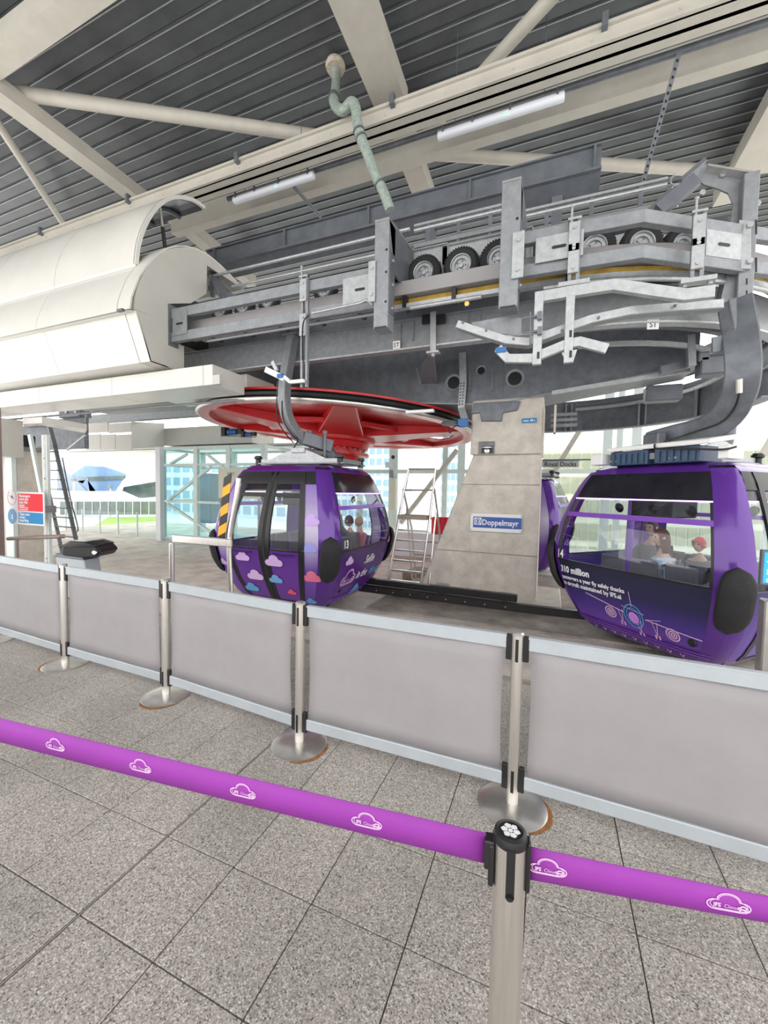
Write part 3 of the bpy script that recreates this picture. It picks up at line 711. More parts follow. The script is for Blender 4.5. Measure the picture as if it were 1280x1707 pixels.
P=[at(762,540,y=5.45),at(800,553,y=5.45),at(845,567,y=5.45),at(880,570,y=5.45),at(925,553,y=5.45),at(985,532,y=5.5),at(1050,518,y=5.55),at(1110,513,y=5.65),at(1205,506,y=5.8)]
MB().sweep(P,[(-.015,-.045),(.015,-.045),(.015,.045),(-.015,.045)]).build('face','galv2',t)
MB().sweep([p+V(0,.06,-.045) for p in P],[(-.06,-.006),(.06,-.006),(.06,.006),(-.06,.006)]).build('lower_flange','galv',t)
mb=MB()
for k in(0,1,2,4,5,7): mb.bolt(P[k]+V(.08,-.016,.0),(0,-1,0),.018,.012)
mb.build('bolt','galvd',t)
MB().prism(flat([(840,528),(870,530),(868,560),(800,552),(785,538)],y=5.62),(0,.012,0)).build('back_plate','galv',t)
# --- spine girder with tapering bottom, holes
t=thing('spine_girder','deep dark grey girder with round holes, tapering up both ways from the concrete pillar','girder',(-1,8.4,3.5))
zc=at(800,672,y=8.4).z; xL=at(380,655,y=8.4).x; zL=at(415,661,y=8.4).z; xR_=at(1165,605,y=8.4).x; zR=at(1149,607,y=8.4).z; xa=at(782,674,y=8.4).x; xb=at(850,668,y=8.4).x
PG=[V(xL-6,8.4,zL+.1),V(xL,8.4,zL),V(xa,8.4,zc),V(xb,8.4,zc),V(xR_,8.4,zR),V(xR_,8.4,5.0),V(xL-6,8.4,5.0)]
MB().prism(PG,(0,.9,0)).build('box_web','galvd',t,bevel=.01)
mb=MB(); pl=[PG[0],PG[1],PG[2],PG[3],PG[4]]
for a,b in zip(pl,pl[1:]): mb.hexa([a+V(0,-.05,-.03),b+V(0,-.05,-.03),b+V(0,.95,-.03),a+V(0,.95,-.03),a+V(0,-.05,0),b+V(0,-.05,0),b+V(0,.95,0),a+V(0,.95,0)])
mb.build('bottom_plate','galv',t)
for px,py,r in((756,638,.125),(802,618,.075),(858,631,.13)):
    p=at(px,py,y=8.395); MB().lathe(p,[(r,.0),(r*1.38,.012),(r*1.42,0)],28,(0,-1,0)).build('hole_rim','galv',t,smooth=True); MB().lathe(p,[(0,.003),(r,.003),(r,.0)],28,(0,-1,0)).build('hole','black',t)
mb=MB()
for px in(784,821): a=at(px,622,y=8.39);b=at(px,652,y=8.39); mb.box(a.x-.03,a.x+.03,8.37,8.4,b.z,a.z)
a=at(841,560,y=8.4); mb.box(a.x-.01,a.x+.01,8.385,8.4,zc,4.9); each(mb,'weld_plate','galvd',t)
MB().prism([at(693,612,y=8.3),at(715,585,y=6.9),at(722,592,y=6.9),at(728,640,y=8.38),at(700,640,y=8.38)],(0.02,0.0,.0)).build('knee_bracket','galv',t)
# pipe bracket strip at 770
t=thing('cable_ladder','narrow perforated galvanised strip hanging in front of the girder','bracket',at(772,690,y=7.9))
P=[at(771,588,y=8.3),at(772,640,y=8.3),at(769,680,y=8.3),at(776,705,y=8.2)]
MB().sweep(P,[(-.02,-.07),(.02,-.07),(.02,.07),(-.02,.07)],up=V(1,0,0)).build('strip','galv2',t)
mb=MB()
for k in range(9): p=P[1]+(P[2]-P[1])*(k-2)/7; 
for k in range(8):
    p=P[1]+(P[2]-P[1])*k/8
    for s in(-.03,.03): mb.rbox(p+V(s,-.075,0),(.022,.01,.022))
mb.build('hole','black',t)
# far side of the ring and far girder
t=thing('far_ring_beam','deep grey beam sweeping round the far side of the terminal at right','beam',(1,13,3.5))
FR=[V(CX+3.3*math.sin(math.radians(a)),CY-3.3*math.cos(math.radians(a)),0) for a in range(84,181,8)]+[V(-7,13.2,0)]
MB().rsweep(zz(FR,3.95),.04,.85).build('web','galvd',t); MB().rsweep(zz(FR,3.52),.22,.03).build('bottom_flange','galv',t)
mb=MB()
for k in(5,8,12): p=FR[k]; mb.rbox(V(p.x,p.y-.1,3.9),(.04,.12,.8)); mb.rbox(V(p.x+.15,p.y-.1,3.9),(.04,.12,.8))
each(mb,'splice','galv',t)
t=thing('inner_ring_rail','light grey inner rail circling under the curve at the right','rail',(0,9,4))
MB().rsweep(zz(path(7.25,.0,178,seg=7),4.02),.05,.07).build('rail','galv2',t)
MB().rsweep(zz(path(7.0,.0,178,seg=7),4.2),.10,.10).build('guide','steel',t)
# cross ties, gear box
t=thing('cross_tie','dark tie beam with gearbox crossing the inside of the curve','beam',at(1190,590,y=8.6))
MB().beam(at(1150,560,y=7.8),at(1152,612,y=7.8),.10,.14,(0,1,0)).build('hanger_plate','galv',t)
MB().beam(at(1100,618,y=8.0),at(1210,592,y=8.0),.12,.12).build('tie','steel',t)
MB().rbox(at(1185,612,y=8.0),(.35,.3,.28)).rbox(at(1170,597,y=7.95),(.16,.2,.15)).build('gearbox','steel',t,bevel=.02)
MB().beam(at(920,655,y=8.2),at(1150,617,y=8.2),.05,.07).build('lower_tie','galv2',t)
MB().rbox(at(1104,657,y=9.5),(.6,.3,.3)).build('motor_box','steel',t,bevel=.02)
# --- bull wheel
WX,WY,WZ,WR=-5.6,10.2,3.45,3.72
t=thing('bull_wheel','large red horizontal bullwheel with black rope groove under the girder','wheel',(WX,WY,2.6)); c=V(WX,WY,WZ)
MB().lathe(c,[(WR-.06,-.13),(WR-.02,-.13),(WR,-.10),(WR,-.07)],96).build('lower_rim','inoxb',t,smooth=True)
MB().lathe(c,[(WR,-.07),(WR-.07,-.04),(WR-.09,.0),(WR-.07,.05),(WR,.08)],96).build('rubber_liner','black',t,smooth=True)
MB().lathe(c,[(WR,.08),(WR+.01,.12),(WR-.16,.14)],96).build('upper_rim','red',t,smooth=True)
MB().lathe(c,[(WR-.06,-.13),(WR-.30,-.12),(WR-.32,.02),(WR-.16,.14)],96).build('inner_rim','redd',t,smooth=True)
mb=MB(); n=96; rr=[.5+ (WR-.8)*k/12 for k in range(13)]
def hole(r,a):
    q=(a/(2*PI)*6)%1; dq=abs(q-.5)*2
    return 2.0<r<WR-.6 and dq<.42 and int(a/(2*PI)*6)%6 in(0,2)
vs=[];fs=[]
for k in range(13):
    for i in range(n): a=2*PI*i/n; vs.append(c+V(rr[k]*math.cos(a),rr[k]*math.sin(a),.02-.0*(k/12)))
for k in range(12):
    for i in range(n):
        if not hole((rr[k]+rr[k+1])/2,2*PI*(i+.5)/n): fs.append((k*n+i,k*n+(i+1)%n,(k+1)*n+(i+1)%n,(k+1)*n+i))
mb.add(vs,fs); o=mb.build('disc','red',t); md=o.modifiers.new('solid','SOLIDIFY'); md.thickness=.03
for k in range(6):
    a=2*PI*k/6; d=V(math.cos(a),math.sin(a),0); s=V(-d.y,d.x,0); p=c+d*.75; q=c+d*(WR-.3)
    MB().hexa([p-s*.62+V(0,0,-.36),p+s*.62+V(0,0,-.36),p+s*.62,p-s*.62,q-s*.22+V(0,0,-.12),q+s*.22+V(0,0,-.12),q+s*.22,q-s*.22]).build('spoke','red',t,bevel=.02)
MB().lathe(c,[(0,-.10),(.95,-.10),(1.0,-.12),(1.0,-.42),(.95,-.45),(.85,-.45),(.8,-.60),(0,-.60)],48).build('hub','red',t,smooth=True)
MB().lathe(c,[(1.45,-.10),(1.95,-.10),(1.95,-.20),(1.45,-.16),(1.45,-.10)],48).build('flange_ring','red',t,smooth=True)
MB().lathe(c,[(.6,-.60),(.6,-.70),(.85,-.72),(.85,-.80),(.62,-.84),(.55,-1.02),(0,-1.02)],48).build('bearing_housing','red',t,smooth=True)
mb=MB()
for k in range(28): a=2*PI*k/28; mb.bolt(c+V(.72*math.cos(a),.72*math.sin(a),-.61),(0,0,-1),.03,.04)
for k in range(6):
    a=2*PI*k/6+.0
    for s in(-.5,.5):
        for h in(-.15,-.22,-.29): mb.bolt(c+V(math.cos(a)*1.0-math.sin(a)*s,math.sin(a)*1.0+math.cos(a)*s,h),(math.cos(a),math.sin(a),0),.022,.03)
mb.build('bolt','redd',t)
wheel_root=D.objects[[o.name for o in D.objects if o.name.startswith('bull_wheel')][0]]; wheel_root.rotation_mode='QUATERNION'; wheel_root.rotation_quaternion=Matrix.Rotation(math.radians(3.2),3,V(-.485,.875,0)).to_quaternion()
t=thing('haul_rope','steel haul rope leaving the bullwheel towards the left','rope',(WX-5,WY,WZ))
for s in(-1,1): MB().tube([V(WX,WY+s*(WR-.06),WZ),V(-24,WY+s*(WR-.06),WZ)],.026,8).build('strand','galv',t,smooth=True)
# wheel brakes (blue motors)
def motor(label,px,py,y,sc=1):
    p=at(px,py,y=y); t=thing('wheel_brake',label,'machine',p); local(t); t.scale=(sc,)*3
    MB().tube([V(-.18,0,0),V(.18,0,0)],.09,14).build('motor','motor',t,smooth=True); MB().rbox((-.30,0,.02),(.16,.24,.26)).rbox((.32,0,0),(.16,.16,.18)).build('mount','black',t,bevel=.01)
    MB().tube([V(-.45,-.05,-.12),V(.45,-.05,-.15)],.02,8).build('rod','galvd',t); mb=MB()
    for k in range(5): mb.lathe((-.12+.06*k,0,0),[(.105,-.01),(.105,.01)],14,(1,0,0))
    mb.build('cooling_fin','motor',t)
motor('blue motor and brake caliper under the left part of the bullwheel',388,720,9.2,.9)
motor('second blue actuator with black knob just right of the other under the wheel',415,724,9.2,.6)
t=thing('rim_sensor','small roller and blue sensor at the right rim of the bullwheel','sensor',at(755,706,y=8.1))
MB().lathe(at(750,706,y=8.1),[(0,.03),(.16,.03),(.18,.0),(.16,-.03),(0,-.03)],20).build('roller','galvd',t,smooth=True); MB().rbox(at(772,705,y=8.05),(.2,.1,.16)).build('sensor','motor',t,bevel=.01)
MB().tube(smoothp([at(745,712,y=8),at(750,722,y=8),at(756,712,y=8),at(765,709,y=8)],4),.012,6).build('cable','black',t)
tag(MB().rbox(at(700,686,y=7.6),(.55,.1,.05)).build('label_bar','white'),'small white bar fixed under the channel beam above the wheel','bracket')
# --- concrete pillar
t=thing('concrete_pillar','tapering raw concrete pillar carrying the dark girder','pillar',(-1.4,8.9,-.6))
y=8.35
XR=at(905,720,y=y).x; xl1=at(785,720,y=y).x; z1=at(850,757,y=y).z; z0=-.6; zb_=at(795,765,y=y).z; xl0=at(698,1000,y=y).x
MB().prism([V(xl1,y,z1),V(XR,y,z1),V(XR,y,zc+.05),V(xl1,y,zc+.05)],(0,1.3,0)).build('head','conc',t,bevel=.03)
MB().prism([V(xl1+.06,y+.03,z1),V(xl0-.06,y+.03,z0),V(XR-.02,y+.03,z0),V(XR-.02,y+.03,z1)],(0,1.24,0)).build('shaft','conc',t,bevel=.02)
mb=MB()
for py in(808,925): a=at(850,py,y=y); f=(z1-a.z)/(z1-z0); mb.box(xl1+.05+(xl0-xl1-.12)*f,XR-.018,y+.024,y+.031,a.z-.008,a.z+.008)
mb.build('pour_joint','conc2',t)
MB().box(xl1-.0,XR+.01,y-.012,y+.002,z1,z1+.13).build('collar_band','conc',t,bevel=.01)
p=at(811,748,y=y); MB().rbox(p+V(0,-.02,.02),(.30,.05,.24)).build('niche_frame','galvd',t); MB().rbox(p+V(.02,-.05,-.02),(.22,.03,.14)).build('niche','black',t); MB().lathe(p+V(.02,-.07,-.05),[(0,.03),(.05,.02),(.05,0)],12,(0,-1,0)).lathe(p+V(.02,-.07,.0),[(0,.03),(.11,.02),(.11,0)],12,(0,0,1)).build('anchor_nut','inoxb',t)
MB().rbox(at(925,700,y=y),(.04,.3,.5)).build('side_rail','conc',t); mb=MB()
for k in range(3): p=at(918,692+9*k,y=y); mb.tube([p,p+V(.45,0,0)],.035,8)
each(mb,'anchor_rod','galv',t)
for px,py in((738,982),(842,998)):
    p=at(px,py,y=y-.02); MB().rbox(p,(.26,.02,.26)).build('anchor_plate','galv2',t,bevel=.004); MB().rbox(p+V(0,-.15,-.04),(.08,.3,.08)).build('anchor_stub','galvd',t)
    mb=MB(); [mb.bolt(p+V(a*.09,-.01,b*.09),(0,-1,0),.016,.02) for a in(-1,1) for b in(-1,1)]; mb.build('bolt','galv2',t)
struct(MB().box(xl0-.5,XR+.45,y-.35,y+1.7,-.56,-.47).build('trim_2','conc',bevel=.02))
p=at(882,701,y=y-.015); t2=thing('load_plate','small blue plate reading max. 48 t at the top of the pillar','sign',p); local(t2)
MB().box(-.135,.135,-.004,.0,-.045,.045).build('plate','blueb',t2); decal(MB(),text2d('max. 48 t',.055,.001,align='CENTER'),lambda x,y_:V(x,-.006,y_-.018)).build('lettering','print',t2)
p=at(826,871,y=y); t2=thing('maker_sign','white and blue Doppelmayr name plate on the concrete pillar','sign',p); local(t2)
W2=(at(869,871,y=y).x-at(783,871,y=y).x)/2
MB().box(-W2,W2,-.012,.0,-.19,.17).build('plate','white',t2,bevel=.002); MB().box(-W2+.06,W2-.005,-.016,-.012,-.115,.105).build('blue_field','blue',t2)
MB().box(-W2+.08,-W2+.225,-.019,-.016,-.06,.085).build('emblem_field','print',t2)
mb=decal(MB(),ring2(circ(-W2+.152,.012,.062,24),0,wd=.014),lambda x,y_:V(x,-.021,y_)); decal(mb,rect2(-W2+.130,-.028,-W2+.146,.052),lambda x,y_:V(x,-.021,y_)); decal(mb,ring2([(-W2+.15+.03*math.cos(a),.012+.038*math.sin(a)) for a in [-PI/2+PI*k/8 for k in range(9)]],0,wd=.012),lambda x,y_:V(x,-.021,y_)); mb.build('emblem','blue',t2)
decal(MB(),text2d('Doppelmayr',.155,.003),lambda x,y_:V(-W2+.235+x*.90,-.019,y_-.055)).build('lettering','print',t2)
mb=MB(); [mb.bolt((a*(W2-.02),-.012,b*.15-.01),(0,-1,0),.009,.004) for a in(-1,1) for b in(-1,1)]; mb.build('screw','galvd',t2)
# beam saddle on pillar
tag(MB().prism(flat([(790,672),(868,668),(862,684),(838,688),(836,702),(802,702),(800,688),(784,690)],y=8.3),(0,.5,0)).build('bearing_saddle','galvd',bevel=.01),'dark steel saddle between girder and concrete pillar','bracket')
# --- bumper rails
t=thing('bumper_rail','black double bumper rail bolted in front of the concrete pillar','rail',at(780,1010,y=7.6))
P=[at(600,978,y=7.3),at(760,1000,y=7.3),at(860,1012,y=7.3),at(935,1018,y=7.5)]
zr=P[1].z
A=[V(P[0].x-.2,7.45,zr),V(P[1].x,7.40,zr),V(P[2].x,7.36,zr),V(P[3].x+.6,7.40,zr),V(1.6,7.9,zr)]
MB().rsweep([p+V(0,0,-.02) for p in A],.14,.13).build('lower_rail','black',t,bevel=.01)
MB().rsweep([p+V(0,.16,.10) for p in A[:3]],.14,.12).build('upper_rail','black',t,bevel=.01)
mb=MB()
for k in range(9): p=A[0]+(A[2]-A[0])*(k+.5)/9; mb.bolt(p+V(0,-.07,-.02),(0,-1,0),.012,.006)
mb.build('rivet','galv2',t)
# ================================================================ WHITE MOTOR HOOD
HX=-6.65
def h3(P,x=HX,s=2.6667,ox=0,oy=300): return [at(ox+a/s,oy+b/s,x=x) for a,b in P]
t=thing('station_cover','large white segmented motor cover with arched end at the left','cover',(HX-4,6,4.5))
def offp(P,d):   # offset profile inward (towards the machine)
    c=V(HX,6.3,5.2); return [p+(V(p.x,c.y,c.z)-p).normalized()*d for p in P]
prof_up=h3([(575,572),(582,520),(600,470),(618,425),(645,385),(675,350),(700,325),(735,303),(780,291),(830,292),(880,305),(930,333),(980,375),(1030,425),(1085,487)])
endp=h3([(598,574),(600,520),(612,470),(632,425),(655,388),(683,353),(710,329),(745,308),(785,297),(830,298),(880,311),(928,338),(976,378),(1025,427),(1085,487),(920,380),(918,505),(848,548),(755,550),(750,640)])
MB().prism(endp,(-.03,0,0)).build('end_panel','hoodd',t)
skp=h3([(605,575),(750,640),(755,710),(818,740),(818,858),(668,806)])
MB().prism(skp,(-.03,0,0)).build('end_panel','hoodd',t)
MB().beam(h3([(548,577)])[0],h3([(548,577)])[0]+V(-.12,0,0),.05,.04).build('hinge','galvd',t)
def skin_panels(P,x0,seg,n,name,mt,th=.03,gap=.012):
    Q=offp(P,th)
    for k in range(n):
        xa=x0-k*seg; xb=xa-seg+gap
        MB().strip([V(xa,p.y,p.z) for p in P],[V(xb,p.y,p.z) for p in P],(0,0,0)) 
        mb=MB(); m_=len(P)
        vs=[];fs=[]
        for X in(xa,xb):
            vs+=[V(X,p.y,p.z) for p in P]+[V(X,p.y,p.z) for p in Q]
        for i in range(m_-1):
            fs+=[(i,i+1,2*m_+i+1,2*m_+i),(m_+i,3*m_+i,3*m_+i+1,m_+i+1),(i,m_+i,m_+i+1,i+1),(2*m_+i,2*m_+i+1,3*m_+i+1,3*m_+i)]
        for i in(0,m_-1): fs.append((i,m_+i,3*m_+i,2*m_+i))
        mb.add(vs,fs); mb.build(name,mt,t,smooth=True)
skin_panels(prof_up,HX,.32,1,'edge_band','hood')
skin_panels(prof_up,HX-.33,2.3,6,'cover_panel','hood')
lw=h3([(600,578),(668,806)]); skin_panels(lw,HX,.26,1,'skirt_edge','hood'); skin_panels(lw,HX-.27,2.3,6,'skirt_panel','hood')
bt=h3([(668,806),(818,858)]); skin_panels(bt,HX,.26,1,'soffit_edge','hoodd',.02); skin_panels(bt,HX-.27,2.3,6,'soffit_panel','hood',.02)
lip=h3([(572,572),(600,582)]); skin_panels([p+V(0,0,-.02) for p in lip],HX-.02,13.5,1,'seam_lip','hood',.05)
cap=h3([(597,372),(600,330),(606,285),(618,240),(634,200),(655,160),(680,125),(705,100),(735,80),(770,68),(812,68),(855,80),(885,98),(910,118)],x=-6.95)
t=thing('raised_cover','raised curved white lid standing open above the motor cover','cover',(HX-4,6,6.6))
for k in range(6):
    xa=-6.95-k*2.3; xb=xa-2.288; Q=[p+V(0,.03,-.03) for p in cap]; m_=len(cap); vs=[];fs=[]
    for X in(xa,xb): vs+=[V(X,p.y,p.z) for p in cap]+[V(X,p.y,p.z) for p in Q]
    for i in range(m_-1): fs+=[(i,i+1,2*m_+i+1,2*m_+i),(m_+i,3*m_+i,3*m_+i+1,m_+i+1),(i,m_+i,m_+i+1,i+1),(2*m_+i,2*m_+i+1,3*m_+i+1,3*m_+i)]
    for i in(0,m_-1): fs.append((i,m_+i,3*m_+i,2*m_+i))
    MB().add(vs,fs).build('lid_panel','hood',t,smooth=True)
cc=V(0,sum(p.y for p in cap)/len(cap)+.5,cap[0].z)
def inn(p,d_): w_=V(0,cc.y-p.y,cc.z-p.z); return p+w_.normalized()*d_ if w_.length>d_ else p
rim=[V(p.x+.02,p.y,p.z) for p in cap]; rim2=[inn(p,.07) for p in rim]
mb=MB(); mb.strip(rim,rim2,(-.05,0,0)); mb.build('end_rib','hood',t)
li=[inn(p,.05) for p in cap]; mb=MB(); mb.strip([V(-7.02,p.y,p.z) for p in li],[V(-20,p.y,p.z) for p in li],(0,.01,-.01)); mb.build('lining','black',t)
mb=MB(); [mb.strip([V(x,p.y,p.z) for p in li],[V(x,inn(p,.08).y,inn(p,.08).z) for p in li],(-.05,0,0)) for x in(-7.6,-8.4,-9.2)]; each(mb,'inner_rib','steel',t)
p=at(267,345,x=-6.98); q=at(275,412,x=-6.98); MB().tube([p,q],.022,8).build('gas_strut','inoxb',t,smooth=True); MB().tube([p+(q-p)*.5,q],.034,8).build('gas_strut','black',t,smooth=True)

t=thing('opening_machinery','dark gear and bars glimpsed in the opening of the white end panel','machine',at(365,490,x=HX-.3))
MB().beam(at(348,447,x=HX-.6),at(372,492,x=HX+.4),.15,.12).beam(at(350,480,x=HX-.4),at(400,500,x=HX-.4),.1,.1).build('frame','steel',t)
MB().box(HX-.5,HX-.45,5.6,8.2,4.6,5.6).build('back_panel','black',t)
MB().tube([at(355,495,x=HX-.2),at(352,470,x=HX-.2)],.05,8).build('actuator','galvd',t)
# trims below the hood
def xbar(name,label,tl,bl,y,dep,x0=-20,mt='hood',cat='panel'):
    a=at(*tl,y=y);b=at(*bl,y=y); return tag(MB().box(x0,a.x,y,y+dep,b.z,a.z).build(name,mt,bevel=.006),label,cat)
t=thing('service_trunking','long white boxed trunking below the skirt of the motor cover','trunking',(-9,5.5,3.9))
a=at(354,607,y=5.5);b=at(354,641,y=5.5)
for k in range(5): MB().box(a.x-.22-2.4*(k+1)+.01,a.x-.22-2.4*k,5.5,6.3,b.z,a.z).build('panel','hood',t,bevel=.004)
MB().box(a.x-.21,a.x,5.5,6.3,b.z,a.z).build('end_cap','hood',t,bevel=.004); MB().box(a.x,a.x+.16,5.5,5.56,b.z,b.z+.16).build('end_bracket','hoodd',t)
xbar('trim_box','white lower box stepping out right of the long trunking',(411,623),(411,651),6.7,.9,x0=-8.4)
def pbox(name,label,cat,x0,y0,x1,y1,y,dep,mt,**k):
    a=at(x0,y1,y=y); b=at(x1,y0,y=y); return tag(MB().box(a.x,b.x,y,y+dep,a.z,b.z).build(name,mt,**k),label,cat)
a=at(-60,757,y=5.4); zt_=at(15,688,y=5.4).z; xe=at(39,720,y=6.2).x; tag(MB().box(a.x-2,xe,5.4,6.2,at(15,757,y=5.4).z,zt_).build('trim_box','hoodd',bevel=.01),'white box end jutting in at the far left above the bronze post','panel')
pbox('rear_girder','grey steel girder behind the bullwheel at the left','girder',145,676,350,706,12.6,.3,'galv')
t=thing('rear_casing','white boxed casing of the far cable line seen at left under the girder','casing',at(210,750,y=12.5))
for a_ in((143,703,180,722),(181,703,219,722),(143,723,167,750),(168,723,192,750),(193,723,219,750)):
    p=at(a_[0],a_[3],y=12.5);q=at(a_[2],a_[1],y=12.5); MB().box(p.x,q.x-.02,12.5,12.56,p.z,q.z-.02).build('panel','hoodd',t)
p=at(219,748,y=12.5);q=at(350,706,y=14.5); MB().hexa([V(p.x,12.5,p.z),V(p.x+.02,12.5,p.z),at(274,745,y=14),at(270,745,y=14),at(219,703,y=12.5),at(219.5,703,y=12.5),at(274,706,y=14),at(270,706,y=14)]).build('panel','hood',t)
p=at(274,743,y=14);q=at(420,706,y=14); MB().box(p.x,q.x,14,15.5,p.z,q.z).build('panel','hoodd',t)
mb=MB()
p=at(274,743,y=14); MB().box(-24,-4,14,16,p.z-.15,p.z-.06).build('soffit','hood',t)
pbox('rear_band','long white fascia band behind the bullwheel above the glazing','panel',300,722,900,752,16.3,.3,'hoodd') if False else None
# far upper platform with equipment box (left)
t=thing('maintenance_platform','small white edged maintenance platform with a plated underside at far left','platform',at(90,715,y=9.5))
MB().prism(flat([(38,707),(40,712),(62,708),(142,722),(145,716),(70,705)],z=2.9),(0,0,.12)).build('deck_edge','hood',t)
a=at(40,712,y=9.5);b=at(145,695,y=9.5); MB().box(a.x,b.x,9.5,9.56,a.z,b.z).build('kick_board','steel',t)
MB().tube([at(143,672,y=9.5),at(143,705,y=9.5)],.03,8).tube([at(133,672,y=9.6),at(133,700,y=9.6)],.02,8).build('rail_post','galv2',t)
t=thing('equipment_case','grey equipment case with two square sockets on the platform','case',at(115,690,y=9.4))
a=at(98,697,y=9.4);b=at(133,682,y=9.4); MB().box(a.x,b.x,9.4,9.8,a.z,b.z).build('body','galvd',t,bevel=.01); mb=MB()
for px in(110,126): p=at(px,687,y=9.38); mb.rbox(p,(.09,.03,.08))
each(mb,'socket','white',t); mb=MB()
for py in(691,694): a=at(100,py,y=9.38);b=at(131,py,y=9.38); mb.box(a.x,b.x,9.37,9.4,a.z-.012,a.z+.012)
mb.build('rib','galv2',t)
# ================================================================ CABINS
CH=2.27
PF=[(z,x*1.2,y*1.28) for z,x,y in [(0,.70,.70),(.06,.78,.76),(.2,.87,.85),(.45,.98,.96),(.75,1.08,1.05),(1.0,1.12,1.09),(1.2,1.12,1.09),(1.5,1.07,1.04),(1.8,.98,.96),(2.05,.89,.88),(2.2,.82,.81),(2.27,.74,.72)]]
def prof(z):
    z=max(0,min(CH,z))
    for (a,x,y),(b,x2,y2) in zip(PF,PF[1:]):
        if z<=b: t_=(z-a)/(b-a); return x+(x2-x)*t_, y+(y2-y)*t_
    return PF[-1][1:]
NS=7.0
def S(side,u,z,off=0):
    """point on the cabin skin. sides: 0 = door (-y), 1 = front end (+x), 2 = far side (+y), 3 = rear end (-x); u runs left to right seen from outside"""
    a,b=prof(z); a+=off; b+=off; f=(abs(u)**NS+1)**(1/NS)
    if side==0: return V(a*u/f,-b/f,z)
    if side==1: return V(a/f,b*u/f,z)
    if side==2: return V(-a*u/f,b/f,z)
    return V(-a/f,-b*u/f,z)
def patch(mb,side,u0,u1,z0,z1,o0=-.03,o1=0,nu=6,nz=6):
    N=(nu+1)*(nz+1); vs=[];fs=[]
    for o in(o1,o0):
        for j in range(nz+1):
            for i in range(nu+1): vs.append(S(side,u0+(u1-u0)*i/nu,z0+(z1-z0)*j/nz,o))
    g=lambda i,j,k: k*N+j*(nu+1)+i
    for j in range(nz):
        for i in range(nu):
            fs.append((g(i,j,0),g(i+1,j,0),g(i+1,j+1,0),g(i,j+1,0))); fs.append((g(i,j,1),g(i,j+1,1),g(i+1,j+1,1),g(i+1,j,1)))
    for i in range(nu):
        fs.append((g(i,0,0),g(i,0,1),g(i+1,0,1),g(i+1,0,0))); fs.append((g(i,nz,0),g(i+1,nz,0),g(i+1,nz,1),g(i,nz,1)))
    for j in range(nz):
        fs.append((g(0,j,0),g(0,j+1,0),g(0,j+1,1),g(0,j,1))); fs.append((g(nu,j,0),g(nu,j,1),g(nu,j+1,1),g(nu,j+1,0)))
    return mb.add(vs,fs)
def skinfn(side,cx,cz,off=.006):
    """decal mapping: metres right/up from (cx,cz)"""
    def f(x,y):
        z=cz+y; a,b=prof(z); w_=a if side in(0,2) else b; u=(cx+x)/w_; u=max(-.97,min(.97,u)); return S(side,u,z,off)
    return f
